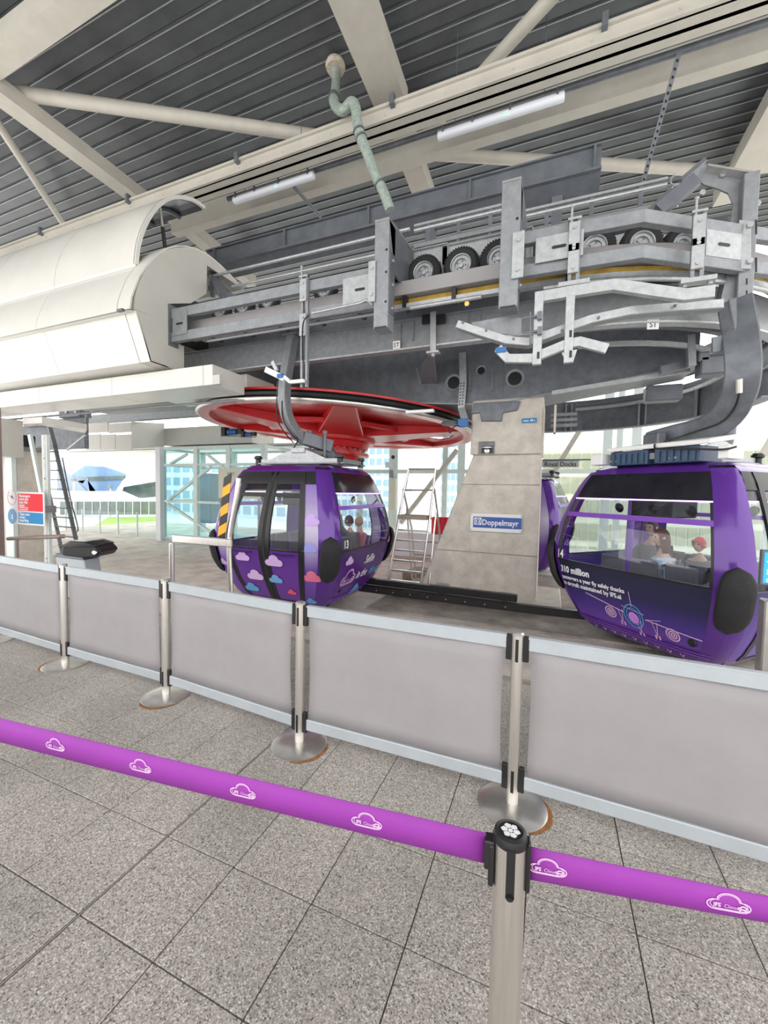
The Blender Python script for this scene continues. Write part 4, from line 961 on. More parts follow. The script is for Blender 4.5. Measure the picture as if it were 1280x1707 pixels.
def cabin(name,label,loc,rz,num):
    t=thing(name,label,'gondola',loc,rz); local(t); t.scale=(1,1,1.1)
    U=.80
    # purple shell: corner posts, roof rim, sill ring, floor pan
    mb=MB()
    for s in range(4):
        for a,b in((-1,-U),(U,1)): patch(mb,s,a,b,.0,2.22,-.05,0,4,22)
        patch(mb,s,-U,U,2.18,2.25,-.05,.0,8,1)
        if s in(1,3): patch(mb,s,-U,U,.0,.22,-.05,0,8,4)
        else: patch(mb,s,-U,U,.0,.10,-.05,0,8,2)
    mb.build('shell','purple',t,smooth=True)
    mb=MB(); n=40; ring=[]
    for z,k in((2.25,1),(2.29,.93),(2.31,.6)):
        for i in range(n):
            s=i*4//n; u=((i*4/n)%1)*2-1; p=S(s,u,2.25,-.0); ring.append(V(p.x*k,p.y*k,z))
    fs=[]
    for j in range(2):
        for i in range(n): fs.append((j*n+i,j*n+(i+1)%n,(j+1)*n+(i+1)%n,(j+1)*n+i))
    fs.append(tuple(2*n+i for i in range(n))); mb.add(ring,fs); mb.build('roof','purple',t,smooth=True)
    MB().prism([S(s,u,.05,-.03) for s in range(4) for u in(-.9,-.3,.3,.9)],(0,0,.05)).build('floor_pan','galvd',t)
    mb=MB(); [patch(mb,s,-.7,.7,-.0,.06,-.12,-.06,6,1) for s in range(4)]; mb.build('underframe','black',t)
    for s in(1,3):
        patch(MB(),s,-U,U,.22,.97,-.04,-.004,12,8).build('lower_panel','print13' if num==13 else 'print14',t,smooth=True)
        patch(MB(),s,-U,U,1.86,2.18,-.04,-.004,12,4).build('tinted_strip','dkglass',t,smooth=True)
        patch(MB(),s,-U,U,1.845,1.86,-.04,.004,12,1).build('light_strip','led',t)
        patch(MB(),s,-U,U,1.60,1.66,-.05,.012,12,1).build('window_bar','purpleb',t,smooth=True)
        patch(MB(),s,-U,U,.97,1.845,-.018,-.012,12,8).build('window','glass',t,smooth=True)
        mb=MB(); patch(mb,s,-U,U,.965,.985,-.03,.002,12,1); patch(mb,s,-U,-U+.02,.97,1.85,-.03,.002,1,6); patch(mb,s,U-.02,U,.97,1.85,-.03,.002,1,6); mb.build('window_gasket','black',t,smooth=True)
        mb=MB(); patch(mb,s,-.92,.92,.13,.145,-.0,.012,12,1); patch(mb,s,-.92,.92,.165,.18,-.0,.012,12,1); mb.build('trim_line','purpleb',t,smooth=True)
        mb=MB()
        for k in range(9): decal(mb,line2(-.026,.02,0,-.02,.008),skinfn(s,-.62+.155*k,.08)); decal(mb,line2(0,-.02,.026,.02,.008),skinfn(s,-.62+.155*k,.08))
        each(mb,'chevron','neon',t)
    # doors on side 0; two leaves, far side fixed panels
    patch(MB(),2,-.60,.60,.10,.97,-.03,.0,10,8).build('rear_panel','door13' if num==13 else 'door14',t,smooth=True)
    patch(MB(),2,-.58,.58,.99,1.96,-.018,-.012,10,10).build('window','glass',t,smooth=True)
    patch(MB(),2,-.60,.60,1.98,2.18,-.03,.002,10,3).build('tinted_strip','dkglass',t,smooth=True)
    mb=MB(); patch(mb,2,-.60,-.58,.97,1.98,-.03,.004,1,8); patch(mb,2,.58,.60,.97,1.98,-.03,.004,1,8); patch(mb,2,-.60,.60,.97,.99,-.03,.004,8,1); patch(mb,2,-.60,.60,1.96,1.98,-.03,.004,8,1); mb.build('window_gasket','black',t,smooth=True)
    for sg in(-1,1): a2,b2=(.60,.80) if sg>0 else(-.80,-.60); patch(MB(),2,a2,b2,.10,2.18,-.03,.0,3,18).build('side_panel','side13' if num==13 else 'purple',t,smooth=True)
    for s in(0,):
        for sg in(-1,1):
            a,b=(.02,.60) if sg>0 else(-.60,-.02)
            wi=.065; wo=.085; mb=MB(); patch(mb,s,a,a+(wi if sg>0 else wo),.10,2.18,-.03,.012,2,20); patch(mb,s,b-(wo if sg>0 else wi),b,.10,2.18,-.03,.012,2,20)
            patch(mb,s,a,b,1.98,2.18,-.03,.012,5,3); patch(mb,s,a,b,1.78,1.84,-.03,.008,5,1); patch(mb,s,a,b,.10,.13,-.03,.012,5,1)
            dr=mb.build('door' if s==0 else 'side_frame','black',t,smooth=True)
            patch(MB(),s,a+.06,b-.06,.97,1.98,-.012,-.006,6,10).build('door_window','glass',dr,smooth=True)
            patch(MB(),s,a+.06,b-.06,.13,.97,-.02,.004,6,8).build('door_panel','door13' if num==13 else 'door14',dr,smooth=True)
            patch(MB(),s,a+.06,b-.06,.965,.985,-.02,.012,6,1).build('window_sill','black',dr,smooth=True)
            if s==0: 
                h=[S(0,a+.14+(b-a-.28)*k/5,.93-.02*math.sin(PI*k/5),.05) for k in range(6)]; MB().tube(h,.009,6).build('handle','black',dr)
            # fixed quarter panel
            a2,b2=(.60,.80) if sg>0 else(-.80,-.60)
            if num==13: patch(MB(),s,a2,b2,.10,1.98,-.03,.0,3,18).build('side_panel','side13',t,smooth=True)
            else:
                patch(MB(),s,a2,b2,.10,.97,-.03,.0,3,8).build('side_panel','door14',t,smooth=True); patch(MB(),s,a2,b2,.97,1.98,-.02,-.01,3,10).build('side_window','glass',t,smooth=True)
            patch(MB(),s,a2,b2,1.98,2.18,-.03,.002,3,2).build('top_quarter','black',t,smooth=True)
        patch(MB(),s,-.02,.02,.10,2.18,-.03,.016,1,20).build('door_seal','rubber' ,t,smooth=True)
    # corner bumpers
    for s,u in((0,-1),(0,1),(2,-1),(2,1)):
        c=[S(s,u,z,.0) for z in(.52,.85,1.18)]; out=V(c[1].x,c[1].y,0).normalized(); tz=out.cross(V(0,0,1)); mb=MB(); rows=[]
        nz=14; na=10; vs=[];fs=[]
        for j in range(nz+1):
            q=j/nz; z=.50+.72*q; pz=S(s,u,z,0); taper=(1-abs(2*q-1)**3.2)**.5 if 0<q<1 else .02
            for i in range(na+1):
                a=-PI/2+PI*i/na; vs.append(pz+out*(.02+.085*math.cos(a)**.7*taper if abs(math.cos(a))>1e-4 else .0)+tz*(.17*math.sin(a)*taper))
        for j in range(nz):
            for i in range(na): b0=j*(na+1)+i; fs.append((b0,b0+1,b0+na+2,b0+na+1))
        mb.add(vs,fs); mb.build('corner_bumper','rubber',t,smooth=True)
    # interior: seats, centre post, speakers
    for sx in(-1,1):
        st=MB().box(sx*.52-.20,sx*.52+.20,-.62,.78,.42,.50).build('bench','seatb',t,bevel=.02)
        for y_ in(-.42,.08,.56): MB().rbox((sx*.73,y_,.80),(.06,.40,.55)).build('seat_back','seat' ,st,bevel=.025)
    MB().tube([V(.0,.86,.1),V(.0,.80,2.15)],.055,12).build('interior_post','purpleb',t,smooth=True)
    MB().box(-.55,.05,-.15,.45,1.62,1.86).build('ceiling_box','black',t,bevel=.02)
    mb=MB(); 
    for x_,y_ in((-.7,.5),(-.7,-.5),(.7,.5),(.7,-.5),(-.7,0)): mb.lathe((x_,y_,1.74),[(0,.0),(.05,.0),(.07,.03),(.03,.07),(0,.07)],12,(-1 if x_<0 else 1,0,-.3))
    each(mb,'speaker','black',t,smooth=True)
    for sx in(-1,1):
        li=D.lights.new('cabin_fill_light','AREA'); li.shape='RECTANGLE'; li.size=1.4; li.size_y=.06; li.energy=9; li.color=(.92,.88,1)  # fill lights added under the ceiling to brighten the cabin interior
        lo=D.objects.new('cabin_fill_light',li); COL.objects.link(lo); lo.parent=t; lo.location=(sx*.62,0,2.14); lo.rotation_euler=(0,0,PI/2)
    MB().box(-.75,.75,-.75,.75,.10,.13).build('floor_mat','galvd',t)
    # roof carrying frame
    for y_ in(-.42,.42):
        P=[(-.98,2.36),(-.95,2.43),(-.62,2.43),(-.38,2.52),(-.08,2.60),(.12,2.60),(.38,2.52),(.62,2.43),(.95,2.43),(.98,2.36)]
        MB().prism([V(a,y_,b) for a,b in P],(0,.03,0)).build('carrier_plate','galv2',t,bevel=.004)
        MB().box(-1.0,1.0,y_-.04,y_+.07,2.34,2.36).build('carrier_flange','galv',t)
    for x_ in(-.9,.9): MB().box(x_-.05,x_+.05,-.42,.42,2.35,2.43).build('cross_member','galv',t,bevel=.004)
    mb=MB(); [mb.lathe((x_,y_,2.44),[(.0,.05),(.06,.05),(.06,.03),(.08,.03),(.08,0),(.05,-.02),(.05,-.12),(0,-.12)],14) for x_ in(-.92,.92) for y_ in(-.42,.42)]; each(mb,'mount_bush','black',t,smooth=True)
    MB().box(-.5,.5,-.42,.42,2.30,2.35).build('roof_vent','black',t)
    return t
C13=cabin('gondola_cabin','left purple cable car cabin, number 13, with pastel clouds and Selfie in the cloud',(-4.47,6.95,-.42),0,13)
A14=math.radians(46)
C14=cabin('gondola_cabin','right purple cable car cabin, number 14, with airliner drawing on its end',(1.82,7.22,-.42),A14,14)
# ---- graphics on cabin 13
def cl(t,side,cx,cz,w_,mt,h_=.75,off=.007):
    vs,fs=fan(cloud_outline(w_,w_*h_)); o=decal(MB(),(vs,fs),skinfn(side,cx,cz,off)).build('cloud_print',mt,t); return o
for s,cx,cz,w_,mt in((0,-.38,.83,.22,'cloudp'),(0,.16,.80,.26,'cloudp'),(0,-.22,.53,.25,'cloudp'),(0,.13,.50,.20,'cloudb'),(0,-.36,.30,.22,'cloudb'),(0,.34,.30,.13,'cloudr'),(0,.75,.60,.26,'cloudr'),(0,.62,.17,.15,'cloudb'),(0,-.82,.70,.16,'cloudp'),
   (0,.75,1.45,.25,'cloudp'),(0,.76,1.05,.22,'cloudb'),(0,-.80,1.35,.2,'cloudr'),(1,.88,.98,.18,'cloudr'),(1,-.62,.80,.20,'cloudp'),(1,-.02,.20,.26,'cloudb'),(1,.70,.42,.22,'cloudp')):
    cl(C13,s,cx*1.2,cz,w_*1.15,mt,off=.02 if s==0 and abs(cx)<.6 else .008)
tx=text2d('Selfie',.20,.005,.25); decal(MB(),tx,skinfn(1,-.08,.66,.004)).build('lettering','print',C13)
decal(MB(),text2d('in the',.19,.005,.25),skinfn(1,-.24,.42,.004)).build('lettering','print',C13)
decal(MB(),text2d('cloud',.19,.005,.25),skinfn(1,.32,.42,.004)).build('lettering','neonb',C13)
logo(MB(),skinfn(1,-.55,.50,.004),.46).build('badge','neon',C13)
decal(MB(),text2d('13',.17,.004),skinfn(1,-1.02,1.02,-.006)).build('lettering','print',C13)
MB().lathe(S(1,-.62,.30,0),[(0,.015),(.035,.012),(.04,0)],12,(1,0,-.3)).build('plug','black',C13,smooth=True)
# ---- graphics on cabin 14 (rear end, side 3)
f14=lambda cx,cz: skinfn(3,cx,cz,.004)
decal(MB(),text2d('14',.17,.003),f14(-1.13,1.00)).build('lettering','print',C14)
decal(MB(),text2d('310 million',.125,.005),f14(-1.05,.80)).build('lettering','print',C14)
decal(MB(),text2d('passengers a year fly safely thanks',.080,.003),f14(-1.05,.70)).build('lettering','print',C14)
decal(MB(),text2d('to aircraft maintained by IFS.ai',.084,.003),f14(-1.05,.61)).build('lettering','print',C14)
fn0=f14(.10,.42); fn=lambda x,y: fn0(x*1.15,y*1.05); mb=MB()
for a in((-.62,.14,-.12,.02,.012),(.14,0,.72,-.06,.012),(-.13,.10,.14,.055,.006),(-.0,.12,0,.30,.008),(.15,-.0,.32,.04,.006)): decal(mb,line2(*a),fn)
for cx in(-.30,.42):
    cz=-.03 if cx<0 else -.09
    for r in(.075,.048,.024): decal(mb,ring2(circ(cx,cz,r),0,wd=.014),fn)
for cx,cz in((-.16,-.02),(.05,-.10),(.24,-.07)):
    decal(mb,line2(cx-.03,cz+.07,cx,cz-.10,.007),fn); decal(mb,line2(cx+.03,cz+.07,cx,cz-.10,.007),fn); decal(mb,rect2(cx-.03,cz-.14,cx-.012,cz-.09),fn); decal(mb,rect2(cx+.012,cz-.14,cx+.03,cz-.09),fn)
mb.build('airliner_print','neon',C14)
mb=MB(); decal(mb,ring2([(x*.85,y*1.05) for x,y in circ(0,0,.14,28)],0,wd=.010),fn); decal(mb,ring2([(x*.6,y*.75) for x,y in circ(0,0,.14,28)],0,wd=.006),fn); mb.build('fuselage_print','neonb',C14)
decal(MB(),fan([(x*.7,y*.8-.02) for x,y in circ(0,0,.09)]),fn).build('fuselage_glow','neonp',C14)
MB().lathe(S(3,.70,.30,0),[(0,.02),(.045,.016),(.05,0)],14,(-1,0,-.3)).build('plug','black',C14,smooth=True)
decal(MB(),text2d('IFS',.07,.003),skinfn(0,-.10,.88,.022)).build('lettering','print',C14)
# roof equipment of cabin 14
t=thing('battery_pack','white lidded blue battery boxes on the roof of the right cabin','battery',(1.87,7.15,2.1),A14); local(t)
MB().prism([V(-1.02,-.75,.20),V(-.40,-.75,.30),V(-.30,.60,.30),V(-1.02,.60,.20)],(0,0,.06)).build('cover','white',t,bevel=.01)
for y_ in(-.62,.02):
    b=MB().box(-.98,-.5,y_,y_+.55,-.0,.20).build('battery_box','battery',t,bevel=.01); mb=MB()
    for k in range(6): mb.box(-1.0,-.98,y_+.04+.085*k,y_+.08+.085*k,.02,.16)
    mb.build('rib','battery',b)
each(MB().rbox((-.95,.75,.10),(.2,.2,.16)).rbox((-.8,-.85,.10),(.3,.12,.16)),'end_box','white',t,bevel=.01)
MB().tube(smoothp([V(-1.02,-.1,.25),V(-1.12,-.2,.18),V(-1.05,-.5,.16),V(-1.0,-.85,.12),V(-.9,-.95,.15)],5),.012,6).build('cable','black',t)
# ================================================================ HANGERS
def hanger(name,label,pts,w_,h_,loc):
    t=thing(name,label,'hanger',loc); return t
t=thing('cabin_hanger','curved grey hanger arm dropping to the roof of the left cabin','hanger',(-4.47,6.9,2.4))
P=[at(489,558,y=6.5),at(483,590,y=6.4),at(476,630,y=6.25),at(474,665,y=6.2),at(479,695,y=6.3),at(491,718,y=6.45),at(507,733,y=6.65)]
MB().sweep(smoothp(P,5),[(-.10,-.075),(.10,-.075),(.10,.075),(-.10,.075)],up=V(1,0,0)).build('arm','galv',t,smooth=True,bevel=.01)
MB().beam(at(505,730,y=6.62),at(552,745,y=7.0),.22,.24).build('knuckle','steel',t,bevel=.01); MB().beam(at(545,748,y=7.0),at(560,765,y=7.0),.16,.16).build('knuckle','steel',t,bevel=.01)
MB().box(-4.6,-4.3,6.5,7.3,2.36,2.46).build('base_plate','galv2',t,bevel=.01)
for px in(517,542):
    a=at(px,722,y=6.75);b=at(px-1,762,y=6.75); MB().tube([a,b],.028,8).lathe(a,[(0,.05),(.05,.04),(.05,-.02),(0,-.02)],10).build('clamp_bolt','galvd',t,smooth=True)
MB().tube(smoothp([at(470,668,y=6.1),at(472,700,y=6.2),at(488,726,y=6.35),at(496,733,y=6.5),at(489,748,y=6.6)],5),.012,6).build('cable','black',t)
MB().rbox(at(489,548,y=6.5),(.35,.3,.3)).build('grip','steel',t,bevel=.02)
t=thing('cabin_hanger','thick curved grey hanger arm swooping to the roof of the right cabin','hanger',(1.87,7.15,2.4))
P=[(1225,505,6.3),(1232,545,6.2),(1237,585,6.1),(1238,620,6.1),(1232,655,6.2),(1215,688,6.4),(1190,708,6.6),(1160,720,6.8),(1125,728,7.0),(1085,738,7.2)]
PP=smoothp([at(a,b,y=c) for a,b,c in P],5)
MB().sweep(PP,[(-.17,-.10),(.17,-.10),(.17,.10),(-.17,.10)],up=V(.3,.9,.2).normalized()).build('arm','galvd',t,smooth=True,bevel=.015)
MB().beam(at(1215,510,y=6.35),at(1228,580,y=6.2),.10,.30,(0,1,0)).build('arm_plate','galv',t,bevel=.01)
for px,py in((1147,728),(1090,740)): MB().rbox(at(px,py,y=6.95),(.14,.3,.30),.5).build('clamp','galvd',t,bevel=.02)
MB().tube([at(1232,632,y=5.98),at(1232,655,y=6.02)],.032,8).build('sensor','inox',t); MB().tube(smoothp([at(1232,655,y=6.02),at(1224,680,y=6.2),at(1200,705,y=6.4),at(1150,722,y=6.7),at(1082,745,y=6.9)],5),.011,6).build('cable','black',t)
MB().beam(at(1190,568,y=6.2),at(1240,552,y=6.2),.12,.05).beam(at(1208,560,y=6.15),at(1208,585,y=6.15),.25,.04).build('striker_plate','galvd',t)
MB().tube(smoothp([at(1212,700,y=7.6),at(1213,720,y=7.6),at(1206,745,y=7.6)],4),.10,10).build('rear_arm','galvd',t,smooth=True)
p=at(1250,640,y=7.0)
# ================================================================ PEOPLE
def skinmesh(name,vs,es,rad,mt,parent,sub=1):
    me=D.meshes.new(name); me.from_pydata([Vector(v) for v in vs],es,[]); o=D.objects.new(name,me); COL.objects.link(o); o.parent=parent
    me.materials.append(M[mt]); md=o.modifiers.new('skin','SKIN'); md.use_smooth_shade=True
    sv=me.skin_vertices[0].data
    for i,r in enumerate(rad): sv[i].radius=(r,r) if not isinstance(r,tuple) else r
    sv[0].use_root=True
    if sub: s=o.modifiers.new('sub','SUBSURF'); s.levels=sub; s.render_levels=sub
    WORLD[o.name]=V(0,0,0); return o
def person(label,loc,rz,top,pants,hair,hairstyle='long',wave=False,lean=0,sc=1):
    t=thing('person',label,'person',loc,rz); local(t); t.scale=(sc,)*3
    # facing +x; origin at seat point on the bench; z up
    H=(0.02+lean,0,.62)
    handR=(.30,-.16,.16); handL=(.30,.16,.16); elR=(.06,-.27,.22); elL=(.06,.27,.22)
    if wave: handL=(.10,.30,1.02); elL=(.04,.36,.68)
    body=[(0,0,.08),(0,0,.25),(.0,0,.42),(.0,0,.53),(.01,0,.60),(.02,0,.66),
          (0,-.10,.06),(.42,-.12,.07),(.42,-.12,-.36),(.54,-.12,-.40),(0,.10,.06),(.42,.12,.07),(.42,.12,-.36),(.54,.12,-.40),
          (-.01,-.17,.49),elR,handR,(-.01,.17,.49),elL,handL]
    e=[(0,1),(1,2),(2,3),(3,4),(4,5),(0,6),(6,7),(7,8),(8,9),(0,10),(10,11),(11,12),(12,13),(3,14),(14,15),(15,16),(3,17),(17,18),(18,19)]
    r=[.11,.10,.11,.06,.045,.05,.09,.065,.045,.035,.09,.065,.045,.035,.055,.042,.028,.055,.042,.028]
    skinmesh('body',body,e,r,'skin',t)
    def hand(h,el):
        h=Vector(h);d=(h-Vector(el)).normalized(); s=d.cross(V(0,1,0) if abs(d.y)<.8 else V(1,0,0)).normalized(); mb=[];ee=[];rr=[]
        mb=[h,h+d*.05];ee=[(0,1)];rr=[.026,.034]
        for k in range(4):
            b=h+d*.07+s*(k-1.5)*.021; n=len(mb); L=(.034,.042,.038,.028)[k]; mb+=[b,b+d*L+V(0,0,-.004),b+d*L*1.8+V(.006,0,-.01)]; ee+=[(1,n),(n,n+1),(n+1,n+2)]; rr+=[.010,.009,.008]
        n=len(mb); b=h+d*.03-s*.035; mb+=[b,b+d*.03-s*.02]; ee+=[(0,n),(n,n+1)]; rr+=[.011,.009]
        skinmesh('hand',mb,ee,rr,'skin',t,1)
    hand(handR,elR); hand(handL,elL)
    skinmesh('top',[(0,0,.06),(0,0,.25),(0,0,.42),(0,0,.535),(-.01,-.17,.49),tuple(Vector(elR)),tuple(Vector(elR).lerp(Vector(handR),.8)),(-.01,.17,.49),tuple(Vector(elL)),tuple(Vector(elL).lerp(Vector(handL),.8))],[(0,1),(1,2),(2,3),(3,4),(4,5),(5,6),(3,7),(7,8),(8,9)],[(.15,.13),(.14,.13),(.16,.15),(.11,.11),.09,.06,.045,.085,.06,.045],top,t)
    skinmesh('trousers',[(0,0,.06),(0,-.11,.07),(.42,-.12,.075),(.42,-.12,-.30),(0,.11,.07),(.42,.12,.075),(.42,.12,-.30)],[(0,1),(1,2),(2,3),(0,4),(4,5),(5,6)],[.13,.105,.078,.058,.105,.078,.058],pants,t)
    # head
    hc=V(.04+lean,0,.78); mb=MB(); n=18;m_=12; vs=[];fs=[]
    for j in range(m_+1):
        th=PI*j/m_
        for i in range(n):
            a=2*PI*i/n; x=math.sin(th)*math.cos(a);y_=math.sin(th)*math.sin(a);z=math.cos(th)
            X=.092*x; Y=.074*y_; Z=.115*z
            if z<0: X*=1-.18*z*z; Y*=1-.35*z*z
            if x>.75 and abs(y_)<.22: X+=.020*max(0,1-abs(z+.15)*3)*(1-abs(y_)*4)
            if x>.5 and abs(z-.05)<.15 and abs(abs(y_)-.4)<.2: X-=.008
            vs.append(hc+V(X,Y,Z))
    for j in range(m_):
        for i in range(n): fs.append((j*n+i,j*n+(i+1)%n,(j+1)*n+(i+1)%n,(j+1)*n+i))
    hd=mb.add(vs,fs).build('head','skin',t,smooth=True)
    mb=MB()
    for s in(-1,1): mb.lathe(hc+V(.078,s*.030,.008),[(0,.012),(.008,.008),(.011,0)],8,(1,0,0))
    mb.build('eye','eye',hd); mb=MB(); mb.rbox(hc+V(.085,0,-.055),(.012,.040,.010)).build('mouth','lips',hd,bevel=.003)
    mb=MB()
    for s in(-1,1): mb.lathe(hc+V(.0,s*.070,.0),[(0,.018),(.016,.015),(.024,.004),(.02,-.006)],10,(0,s,0))
    mb.build('ear','skin',hd,smooth=True)
    if hairstyle:
        vs=[];fs=[]; zmax={'long':-2.2,'short':-.35,'cap':.05}[hairstyle]
        for j in range(m_+1):
            q=j/m_
            for i in range(n):
                a=2*PI*i/n; front=math.cos(a)>.55
                th=q*(PI*.36 if front else PI*.62); x=math.sin(th)*math.cos(a);y_=math.sin(th)*math.sin(a);z=math.cos(th)
                p=hc+V(.100*x-.004,.083*y_,.124*z)
                if hairstyle=='long' and q>.75 and not front and math.cos(a)<.25: p.z-= (q-.75)*.60; p.x-=.01
                if hairstyle=='cap' and front and q>.8: p.x+=.05
                vs.append(p)
        for j in range(m_):
            for i in range(n): fs.append((j*n+i,j*n+(i+1)%n,(j+1)*n+(i+1)%n,(j+1)*n+i))
        o=MB().add(vs,fs).build('hair' if hairstyle!='cap' else 'cap',hair,t,smooth=True,solid=.012)
    return t
def inC(c,x,y,z,a): return V(c.x,c.y,0)+Matrix.Rotation(a,3,'Z')@V(x,y,0)+V(0,0,z)
c14=V(1.82,7.22,0)
person('woman with long auburn hair and pale denim jacket seated in the right cabin',inC(c14,-.40,.02,.20,A14),A14+PI*.5+1.0,'denim','jeans','hairr','long',sc=1.12)
person('child in a red cap at the right side of the right cabin window',inC(c14,.50,.03,.16,A14),A14+PI,'greyj','jeans','redcap','cap')
person('dark haired adult in grey behind the auburn haired woman in the right cabin',inC(c14,.52,.78,.24,A14),A14+PI,'greyj','jeans','hairk','short',sc=1.15)
person('person in a grey jersey waving one arm inside the left cabin',V(-3.80,7.46,.26),PI*1.0,'greyj','jeans','hairk','short',wave=True)
person('blond person in a pink top inside the left cabin, seen from behind',V(-3.80,7.92,.25),PI*1.0,'pink','jeans','hairb','short',sc=.95)
tag(MB().box(-5.0,-4.5,8.10,8.14,.75,1.5).build('wall_board','ply'),'orange brown board behind the passengers of the left cabin','board')
# ================================================================ BARRIER
posts=[at(-12,1068,z=0),at(109,1108,z=0),at(277,1160,z=0),at(499,1240,z=0),at(853,1343,z=0)]
d=(posts[4]-posts[1]).normalized(); posts.append(posts[4]+d*1.42)
PH=.945
def make_post():
    t=thing('barrier_post','x','post'); local(t)
    MB().tube([V(0,0,.01),V(0,0,PH-.012)],.0305,24).build('tube','inox',t,smooth=True)
    MB().lathe((0,0,PH-.015),[(0,.018),(.026,.018),(.033,.010),(.033,0)],24).build('cap','inoxb',t,smooth=True)
    MB().lathe((0,0,0),[(0,.028),(.05,.026),(.12,.018),(.172,.010),(.180,.005),(.180,0)],48).build('base','inoxb',t,smooth=True)
    for z in(.86,.155):
        mb=MB().box(-.058,-.026,-.012,.012,z-.065,z+.07).box(.026,.058,-.012,.012,z-.065,z+.07).box(-.008,.008,-.0325,-.028,z-.065,z+.055); each(mb,'bracket','black',t,bevel=.003)
    return t
PO=make_post(); plab=['stainless post at the left picture edge with its disc base cut off','stainless barrier post second from the left edge','stainless barrier post third from the left edge, in front of the purple cabin door','stainless barrier post at centre left with rust beside its disc base','stainless barrier post right behind the purple tape post','stainless barrier post past the right edge of the frame']
for k,p in enumerate(posts):
    o=PO if k==0 else copy_tree(PO); o.location=p; o.rotation_euler.z=math.atan2(d.y,d.x); o['label']=plab[k]; o['group']='posts of the grey banner barrier'
bl=['pale banner barrier panel running off the left edge','light grey banner barrier panel between the second and third posts','grey banner barrier panel below the left purple cabin','grey banner barrier panel below the ladder and pillar','large grey banner barrier panel at the right edge']
for k in range(5):
    a,b=posts[k],posts[k+1]; L=(b-a).length; ang=math.atan2((b-a).y,(b-a).x); t=thing('banner_panel',bl[k],'barrier',a,ang,'banner panels between the posts'); local(t); g=.055
    MB().box(g,L-g,-.013,.013,.855,.925).build('top_rail','alu',t,bevel=.005)
    MB().box(g,L-g,-.016,.016,.925-.006,.930).build('top_rail_edge','alu',t)
    MB().box(g,L-g,-.013,.013,.110,.182).build('bottom_rail','alu',t,bevel=.005)
    # slightly slack banner
    n=14;m_=8;vs=[];fs=[]
    for j in range(m_+1):
        for i in range(n+1):
            u=i/n;v_=j/m_; x=g+.012+(L-2*g-.024)*u+ (.006*math.sin(v_*3.1)*(1 if u<.5 else -1) if u in(0,1) else 0)
            vs.append(V(x,.006*math.sin(u*7+k*2)*math.sin(v_*PI)+.004*math.sin(u*15+v_*4),.180+.678*v_))
    for j in range(m_):
        for i in range(n): q=j*(n+1)+i; fs.append((q,q+1,q+n+2,q+n+1))
    MB().add(vs,fs).build('banner','mesh',t,smooth=True,solid=.003)
# rust crescents on the floor
for p,a0,a1 in((posts[4],-60,35),(posts[3],-75,25),(posts[2],-120,-10),(posts[1],150,260)):
    vs=[];fs=[];n=40
    for i in range(n+1):
        q=i/n; a=math.radians(a0+(a1-a0)*q); w_=.022*math.sin(PI*q)**.6*(1+.12*math.sin(q*17))
        for r in(.178,.182+w_): vs.append(V(p.x+r*math.cos(a),p.y+r*math.sin(a),.0022))
    for i in range(n): fs.append((2*i,2*i+2,2*i+3,2*i+1))
    o=MB().add(vs,fs).build('rust_stain','rust',parent=fl); 
# ================================================================ TAPE POST AND TAPES
p=at(851,1384,z=.97); tp=V(p.x,p.y,0)
t=thing('tape_post','stainless retractable tape post with black head in the foreground','post',tp); local(t); t.scale=(.89,.89,1)
MB().tube([V(0,0,.0),V(0,0,.955)],.0365,32).build('tube','inox',t,smooth=True)
MB().lathe((0,0,0),[(0,.03),(.05,.028),(.13,.02),(.185,.010),(.19,.004),(.19,0)],48).build('base','inoxb',t,smooth=True)
MB().lathe((0,0,.95),[(.0385,0),(.0385,.010),(.036,.018),(.029,.022),(.027,.019),(0,.019)],32).build('cap','black',t,smooth=True)
mb=MB(); rnd=random.Random(3)
for k in range(6):
    a=k*1.05; r=.014; mb.prism([V(r*math.cos(a)+.0085*math.cos(a+b),r*math.sin(a)+.0075*math.sin(a+b),.9695) for b in(0,1.1,2.4,3.4,4.9)],(0,0,.0006))
mb.prism([V(.006*math.cos(b),.006*math.sin(b),.9695) for b in(0,1.3,2.6,3.8,5)],(0,0,.0006)); mb.build('worn_sticker','print',t)
fa=math.atan2(-tp.y,-tp.x)  # direction towards where people queue
for k,a in enumerate((fa+.08,fa+.08+PI/2,fa+.08-PI/2,fa+.08+PI)):
    R3=Matrix.Rotation(a,3,'Z'); mb=MB(); mb.rbox(R3@V(.0365,0,.905),(.006,.019,.10),a); mb.lathe(R3@V(.0355,0,.857),[(0,.004),(.0095,.004),(.0095,-.004)],14,R3@V(1,0,0)); mb.build('tape_slot','black',t)
lft=at(700,1410,z=.93)
R3=Matrix.Rotation(fa+.08-PI/2,3,'Z'); MB().rbox(R3@V(.047,0,.915),(.022,.032,.062),fa+.08-PI/2).rbox(R3@V(.042,0,.895),(.012,.036,.09),fa+.08-PI/2).build('tape_clip','black',t,bevel=.003)
R4=Matrix.Rotation(fa+.08+PI/2,3,'Z'); MB().rbox(R4@V(.041,0,.905),(.009,.03,.105),fa+.08+PI/2).build('tape_clip','black',t,bevel=.003)
